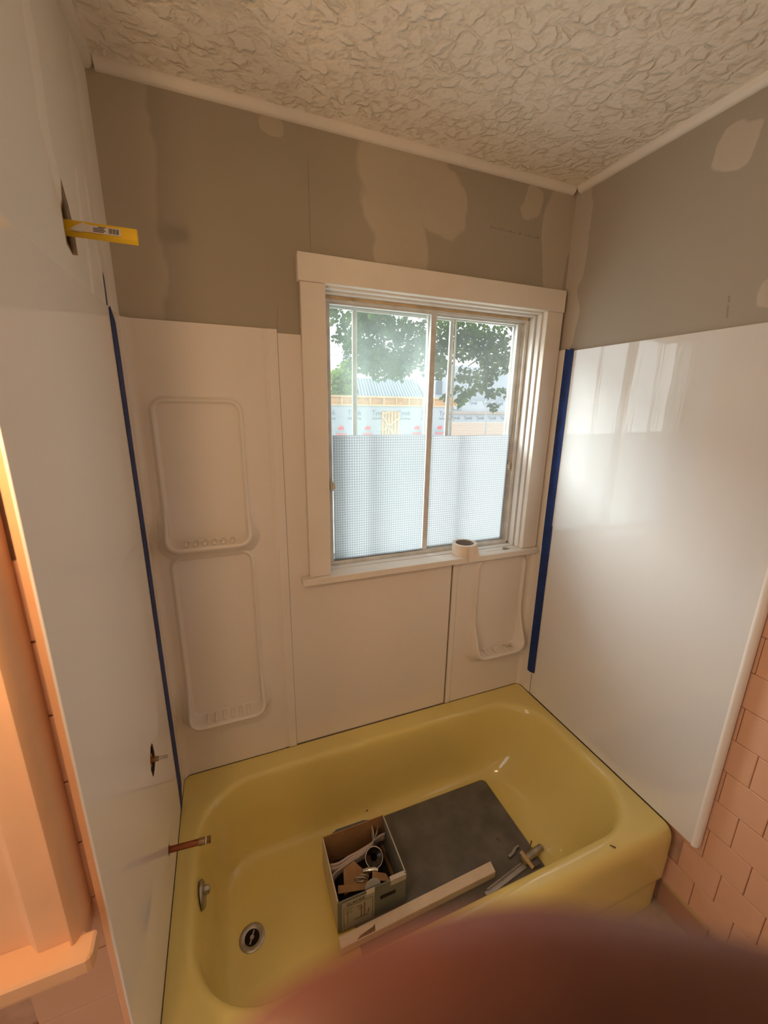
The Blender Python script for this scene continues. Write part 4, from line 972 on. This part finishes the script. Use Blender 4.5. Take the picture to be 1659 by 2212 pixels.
M_RIB = mat('roof_rib_light', (0.30, 0.36, 0.42), 0.4, 0.4, 0.1)
M_SIDING = mat('brown_siding', (0.40, 0.30, 0.25), 0.7, 0.3, var=(4, 0.1))
M_POLE = mat('grey_pole', (0.30, 0.31, 0.33), 0.6, 0.4, 0.4)
M_WINDK = mat('dark_window', (0.10, 0.12, 0.14), 0.1, 0.5)
M_LEAF = leaf_mat('linden_leaves', (0.022, 0.052, 0.010), (0.080, 0.135, 0.024))
M_LEAF2 = leaf_mat('lime_leaves', (0.16, 0.26, 0.05), (0.34, 0.42, 0.10))
M_NEEDLE = leaf_mat('conifer_needles', (0.05, 0.085, 0.06), (0.09, 0.13, 0.08))
M_BARK = mat('bark', (0.10, 0.075, 0.055), 0.9, 0.2, var=(10, 0.3))

g1 = thing('wrapped_building', 'low new building in printed white house wrap with raw lumber along the top', 'building', (5, 12, G))
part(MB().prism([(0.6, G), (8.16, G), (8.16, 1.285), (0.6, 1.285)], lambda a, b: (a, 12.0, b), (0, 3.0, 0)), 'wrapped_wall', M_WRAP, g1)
part(MB().box(0.55, 8.20, 11.96, 12.10, 1.285, 1.335), 'bottom_plate', M_LUMBER, g1)
part(MB().box(0.55, 8.20, 11.98, 12.10, 1.555, 1.61), 'top_plate', M_LUMBER, g1)
x = 0.6; k = 0
while x < 8.0:
    wd = 0.40 + 0.07 * ((k * 37) % 5) / 5
    part(MB().box(x, x + wd, 12.03, 12.08, 1.335, 1.555), 'rim_block', M_OSB, g1)
    part(MB().box(x + wd + 0.005, x + wd + 0.055, 11.99, 12.10, 1.335, 1.555), 'joist_end', M_LUMBER, g1)
    x += wd + 0.06; k += 1
part(MB().box(5.36, 6.04, 11.985, 12.01, -0.95, 1.115), 'opening_board', M_OSB, g1)
for xs in (5.38, 5.49, 5.60, 5.72, 5.84, 5.97): part(MB().box(xs, xs + 0.045, 11.94, 11.985, -0.95, 1.11), 'stud', M_LUMBER, g1)
for (xa, za, xb, zb_) in ((5.36, 0.98, 5.93, 0.10), (5.38, 0.45, 6.03, 0.92), (5.37, 1.02, 5.62, 1.10)):
    d = Vector((xb - xa, 0, zb_ - za)); 
    part(MB().box(0, d.length, -0.015, 0.015, -0.022, 0.022, mx=Matrix.Translation((xa, 11.92, za)) @ Matrix.Rotation(-math.atan2(d.z, d.x), 4, 'Y')), 'brace', M_LUMBER, g1)
for xc in (0.85, 1.73, 2.61, 3.50, 4.40, 5.26, 6.22, 7.12, 7.94):
    if xc + 0.3 > 8.16: xc = 7.86
    text_mesh('Tyvek', 0.245, Matrix.Translation((xc, 11.995, 0.975)) @ FACE_NY @ Matrix.Diagonal((0.80, 1, 1, 1)), M_WRAPINK, g1, ext=0.004)
    text_mesh('HomeWrap', 0.112, Matrix.Translation((xc, 11.995, 0.835)) @ FACE_NY @ Matrix.Diagonal((0.88, 1, 1, 1)), M_WRAPINK, g1, ext=0.004)
for xc in (2.04, 2.98, 3.92, 4.865, 6.73, 7.67):
    for j, (dx, hh) in enumerate(((-0.066, 0.105), (0.0, 0.140), (0.066, 0.125))):
        part(MB().prism([(-0.029, 0), (0.029, 0), (0.029, hh * 0.55), (0.018, hh * 0.88), (0, hh), (-0.018, hh * 0.88), (-0.029, hh * 0.55)], lambda a, b: (xc + dx + a, 11.992, 0.495 + b), (0, 0.006, 0)), 'house_logo', M_RED, g1)
    text_mesh('BARRETT', 0.105, Matrix.Translation((xc, 11.995, 0.402)) @ FACE_NY @ Matrix.Diagonal((0.82, 1, 1, 1)), M_TEAL, g1, ext=0.004)
    part(MB().box(xc - 0.19, xc + 0.19, 11.993, 11.999, 0.352, 0.376).box(xc - 0.17, xc + 0.17, 11.993, 11.999, 0.305, 0.327), 'red_print', M_RED, g1)

g2 = thing('blue_roofed_house', 'small white gabled house with a ribbed blue metal roof', 'house', (9, 22, G))
def lerp(p, q, t): return Vector(p).lerp(Vector(q), t)
e0, e1, r0_, r1_ = (6.55, 21.0, 1.69), (11.45, 21.0, 1.77), (6.98, 23.0, 2.85), (11.75, 23.0, 2.94)
rb = bmesh.new(); vs = [rb.verts.new(p) for p in (e0, e1, r1_, r0_)]; rb.faces.new(vs)
b2 = (6.55, 25.0, 1.69), (11.45, 25.0, 1.77)
vv2 = [rb.verts.new(p) for p in b2]; rb.faces.new((vs[3], vs[2], vv2[1], vv2[0]))
mbx = MB().merge(rb); o = part(mbx, 'roof', M_BLUEROOF, g2); sd = o.modifiers.new('solid', 'SOLIDIFY'); sd.thickness = 0.06
rbm = MB()
for k in range(27):
    t = (k + 0.5) / 27; a, b_ = lerp(e0, e1, t), lerp(r0_, r1_, t)
    rbm.tube([a + Vector((0, -0.02, 0.03)), b_ + Vector((0, -0.02, 0.03))], 0.03, 5)
rb_o = part(rbm, 'roof_rib', M_RIB, g2); rb_o['kind'] = 'stuff'
part(MB().prism([(21.1, G), (24.9, G), (24.9, 1.70), (23.0, 2.80), (21.1, 1.70)], lambda a, b: (6.62, a, b), (4.7, 0, 0)), 'house_wall', mat('white_siding', (0.80, 0.84, 0.88), 0.6, 0.3), g2)
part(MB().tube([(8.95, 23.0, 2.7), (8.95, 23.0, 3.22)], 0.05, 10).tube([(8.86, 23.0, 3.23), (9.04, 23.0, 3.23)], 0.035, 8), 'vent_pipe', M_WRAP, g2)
part(MB().tube([(11.27, 21.5, 0.5), (11.20, 21.5, 3.25)], 0.035, 8), 'mast', M_POLE, g2)

g3 = thing('wrapped_house', 'two storey house in white house wrap with brown siding below on the right', 'house', (14, 19, G))
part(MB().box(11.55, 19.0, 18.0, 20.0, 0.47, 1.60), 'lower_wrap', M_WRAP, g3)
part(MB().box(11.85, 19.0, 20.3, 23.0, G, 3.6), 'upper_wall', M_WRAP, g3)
part(MB().box(11.5, 19.0, 17.85, 18.02, 0.93, 1.02), 'eave_board', M_SIDING, g3)
part(MB().box(11.55, 19.0, 18.02, 20.0, G, 0.47), 'siding_backing', M_SIDING, g3)
sdm = MB(); z = 0.40; k = 0
while z > G:
    sdm.prism([(17.97, z), (18.02, z), (18.02, z + 0.075), (18.005, z + 0.075)], lambda a, b: (11.55, a, b), (7.4, 0, 0)); z -= 0.085; k += 1
sd_o = part(sdm, 'lap_siding', mat('tan_siding', (0.62, 0.48, 0.40), 0.7, 0.3), g3); sd_o['kind'] = 'stuff'
part(MB().box(11.90, 12.30, 20.25, 20.32, 1.95, 2.70), 'window_frame', M_WRAPINK, g3)
part(MB().box(11.94, 12.26, 20.23, 20.27, 2.0, 2.65), 'window_pane', M_WINDK, g3)
part(MB().box(11.72, 12.25, 17.97, 18.0, 1.12, 1.50), 'window_frame', M_WRAPINK, g3)
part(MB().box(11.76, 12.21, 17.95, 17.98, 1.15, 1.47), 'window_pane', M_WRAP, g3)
for xc in (11.95, 12.72, 13.50, 14.30, 15.1):
    text_mesh('Tyvek', 0.27, Matrix.Translation((xc, 17.99, 0.62)) @ FACE_NY @ Matrix.Diagonal((0.8, 1, 1, 1)), M_WRAPINK, g3, ext=0.005)
for xc in (12.98, 13.85, 14.7):
    text_mesh('Tyvek', 0.27, Matrix.Translation((xc, 17.99, 1.42)) @ FACE_NY @ Matrix.Diagonal((0.8, 1, 1, 1)), M_WRAPINK, g3, ext=0.005)
po = MB().tube([(12.9, 16.5, G), (12.8, 16.5, 1.64)], 0.035, 10).box(12.70, 12.83, 16.45, 16.55, 1.50, 1.62).build('utility_pole', M_POLE); tag(po, 'thin grey metal post in front of the right wrapped house', 'pole')
wr_ = thing('power_line', 'two thin dark overhead wires crossing the sky at left', 'wire', (5, 15, 3.3))
for z in (3.47, 3.17):
    part(MB().tube([(-6 + 2.2 * k, 15.0, z + 0.02 * ((k - 5) ** 2) * 0.12) for k in range(11)], 0.012, 6), 'cable', M_POLE, wr_)

def foliage(clusters, size, m, name, parent, seed, droop=0.5):
    rn = random.Random(seed); verts = []; faces = []
    shape = [(0, 0, 0), (-0.40, 0.16, 0.06), (-0.46, 0.52, 0.07), (0, 1.10, -0.05), (0.46, 0.52, 0.07), (0.40, 0.16, 0.06)]
    for (cx, cy, cz, rx, ry, rz, n) in clusters:
        for _ in range(n):
            while True:
                u = Vector((rn.uniform(-1, 1), rn.uniform(-1, 1), rn.uniform(-1, 1)))
                if u.length < 1: break
            p = Vector((cx + u.x * rx, cy + u.y * ry, cz + u.z * rz))
            s_ = size * rn.uniform(0.6, 1.15)
            e = Euler((math.radians(-90) * droop + rn.gauss(0, 0.6), rn.gauss(0, 0.7), rn.uniform(0, 6.28))).to_matrix()
            i0 = len(verts)
            for q in shape: verts.append(tuple(p + e @ (Vector(q) * s_)))
            faces += [(i0, i0 + 1, i0 + 2, i0 + 3), (i0, i0 + 3, i0 + 4, i0 + 5)]
    me = bpy.data.meshes.new(name); me.from_pydata(verts, [], faces); me.materials.append(m)
    o = bpy.data.objects.new(name, me); COL.objects.link(o); put(o, parent); o['kind'] = 'stuff'
    return o
t1_ = thing('linden_tree', 'big leafy broad-leaved tree hanging over the wrapped buildings', 'tree', (8.6, 8.2, G))
A = [(3.05, 2.98), (3.46, 2.89), (3.87, 2.88), (4.22, 2.80), (2.95, 2.62), (3.24, 2.40), (3.65, 2.38), (4.06, 2.32), (4.40, 2.51), (3.24, 3.11), (3.10, 2.22), (3.48, 2.12), (3.88, 2.12)]
A2 = [(4.29, 2.69), (4.31, 2.34), (4.24, 2.06), (4.73, 2.79), (5.12, 2.68), (5.52, 2.66), (5.74, 2.38), (4.85, 2.44), (5.30, 2.40), (5.64, 2.17)]
A3 = [(4.77, 1.94, .15), (5.04, 1.90, .16), (5.44, 1.97, .17), (5.36, 1.76, .12), (4.76, 1.62, .13), (5.48, 1.59, .10), (5.73, 1.62, .11), (5.60, 1.33, .09), (4.95, 1.55, .09), (4.75, 1.42, .08), (4.45, 1.50, .07), (5.15, 1.70, .10)]
Bc = [(2.02, 2.70, .12), (2.17, 2.52, .10), (2.08, 2.36, .08), (2.26, 2.70, .10), (2.00, 2.79, .14), (2.93, 2.80, .10), (2.72, 2.83, .12)]
cl = [(x, 7.2, z, 0.32, 0.5, 0.27, 360) for x, z in A] + [(x, 6.1, z, 0.30, 0.4, 0.24, 250) for x, z in A2] + [(x, 6.0, z, r, 0.15, r * 1.1, int(1500 * r * r) + 26) for x, z, r in A3] + [(x, 5.5, z, r, 0.12, r, int(2200 * r * r) + 8) for x, z, r in Bc]
cl += [(x, 7.5, z, 0.55, 0.6, 0.35, 200) for x in (3.0, 4.0, 5.0, 6.0, 7.0) for z in (3.5, 4.1)]
foliage(cl, 0.085, M_LEAF, 'foliage', t1_, 11)
tk = MB().tube([(8.6, 8.2, G), (8.5, 8.1, 1.5), (8.2, 8.0, 3.2), (7.8, 7.8, 6.4)], [0.28, 0.24, 0.2, 0.12], 12); part(tk, 'trunk', M_BARK, t1_, smooth=True)
for pts in ([(8.35, 8.05, 2.6), (6.8, 7.4, 3.3), (5.2, 7.2, 3.2), (3.6, 7.2, 2.9)], [(8.3, 8.0, 2.9), (7.0, 6.8, 3.1), (5.8, 6.2, 2.6), (4.9, 6.0, 2.1)], [(8.2, 8.0, 3.2), (6.0, 6.6, 3.9), (4.0, 5.8, 3.6), (2.2, 5.5, 2.9)]):
    part(MB().tube(pts, [0.10, 0.06, 0.035, 0.012], 8), 'branch', M_BARK, t1_, smooth=True)
t2_ = thing('lime_green_tree', 'small bright yellow-green tree left of the blue roof', 'tree', (5.1, 16.5, G))
foliage([(4.75, 16.5, 2.05, 0.5, 0.5, 0.45, 420), (5.05, 16.5, 2.40, 0.45, 0.5, 0.42, 420), (5.40, 16.5, 2.60, 0.45, 0.5, 0.5, 420), (5.35, 16.5, 2.0, 0.5, 0.5, 0.6, 420), (5.05, 16.5, 1.6, 0.6, 0.5, 0.4, 300), (5.6, 16.5, 2.9, 0.25, 0.3, 0.3, 120)], 0.13, M_LEAF2, 'foliage', t2_, 5)
part(MB().tube([(5.1, 16.5, G), (5.15, 16.5, 1.8)], [0.14, 0.07], 10), 'trunk', M_BARK, t2_, smooth=True)
t3_ = thing('conifer_tree', 'distant dark conifer top above the bright green tree', 'tree', (6.6, 20.5, G))
foliage([(6.6, 20.5, 1.2 + 0.45 * k, 0.95 - 0.13 * k, 0.5, 0.25, 260 - 30 * k) for k in range(7)], 0.12, M_NEEDLE, 'foliage', t3_, 9, 0.9)
part(MB().tube([(6.6, 20.5, G), (6.6, 20.5, 4.0)], [0.14, 0.03], 8), 'trunk', M_BARK, t3_, smooth=True)

# ================================================================== THE PERSON'S HAND AT THE LENS
def cp3(a, b, c): return CAM_LOC + CAM_R * a + CAM_D * b + CAM_F * c
def px(u, v_, c): return ((u - 829.5) / 872.11 * c, (v_ - 1106) / 872.11 * c, c)
J = {}
pts = []; rad = []; edges = []
def joint(name, abc, r, prev=None):
    J[name] = len(pts); pts.append(cp3(*abc)); rad.append(r)
    if prev is not None: edges.append((J[prev], J[name]))
joint('wrist', (0.150, 0.120, 0.040), 0.024)
joint('palm', (0.115, 0.105, 0.036), 0.024, 'wrist')
chain = [('i_mcp', (0.080, 0.080, 0.033), 0.0115, 'palm'), ('i_pip', px(1840, 2440, 0.0290), 0.0100, 'i_mcp'), ('i_mid', px(1420, 2352, 0.0258), 0.0090, 'i_pip'), ('i_dip', px(1080, 2322, 0.0240), 0.0084, 'i_mid'),
         ('i_pad', px(770, 2400, 0.0228), 0.0068, 'i_dip'), ('i_tip', px(380, 2555, 0.0220), 0.0054, 'i_pad')]
for nm_, abc, r, pv in chain: joint(nm_, abc, r, pv)
for nm_, b0, bl in (('m', 0.086, 1.0), ('r', 0.104, 0.95), ('l', 0.121, 0.80)):
    joint(nm_ + '1', (0.080, b0, 0.034), 0.0112, 'palm')
    joint(nm_ + '2', (0.080 - 0.036 * bl, b0 + 0.006, 0.026), 0.0092, nm_ + '1')
    joint(nm_ + '3', (0.080 - 0.050 * bl, b0 + 0.009, 0.004), 0.0082, nm_ + '2')
    joint(nm_ + '4', (0.080 - 0.040 * bl, b0 + 0.010, -0.012), 0.0068, nm_ + '3')
joint('t1', (0.125, 0.078, 0.020), 0.0135, 'palm'); joint('t2', (0.105, 0.062, -0.005), 0.0105, 't1'); joint('t3', (0.085, 0.055, -0.022), 0.0080, 't2')
joint('arm', (0.235, 0.190, 0.010), 0.030, 'wrist'); joint('elbow', (0.330, 0.300, -0.06), 0.038, 'arm')
me = bpy.data.meshes.new('person'); me.from_pydata([tuple(p) for p in pts], edges, [])
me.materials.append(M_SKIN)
ho = bpy.data.objects.new('person', me); COL.objects.link(ho)
sk = ho.modifiers.new('skin', 'SKIN'); sk.use_smooth_shade = True
for i, sv in enumerate(me.skin_vertices[0].data):
    sv.radius = (rad[i], rad[i]); sv.use_root = (i == 0)
ss = ho.modifiers.new('sub', 'SUBSURF'); ss.levels = 2; ss.render_levels = 2
tag(ho, 'blurred reddish fingertip of a person across the bottom right in front of the lens', 'person')
sl = MB().tube([cp3(0.215, 0.172, 0.018), cp3(0.24, 0.195, 0.006), cp3(0.34, 0.312, -0.068)], [0.040, 0.043, 0.052], 18, False)
so_ = part(sl, 'sleeve', M_SLEEVE, ho, smooth=True); sd = so_.modifiers.new('solid', 'SOLIDIFY'); sd.thickness = 0.003

ph = thing('phone', 'dark phone taking the picture, just behind the fingertip', 'phone', tuple(CAM_LOC))
PM = Matrix((CAM_R, -CAM_D, -CAM_F)).transposed().to_4x4(); PM.translation = CAM_LOC
b_ = part(MB().box(-0.061, 0.013, -0.125, 0.022, 0.0035, 0.0115, 0.003, 2), 'phone_body', mat('phone_black', (0.02, 0.02, 0.022), 0.3, 0.5), ph, smooth=True); b_.data.transform(PM)
b_.data.update()
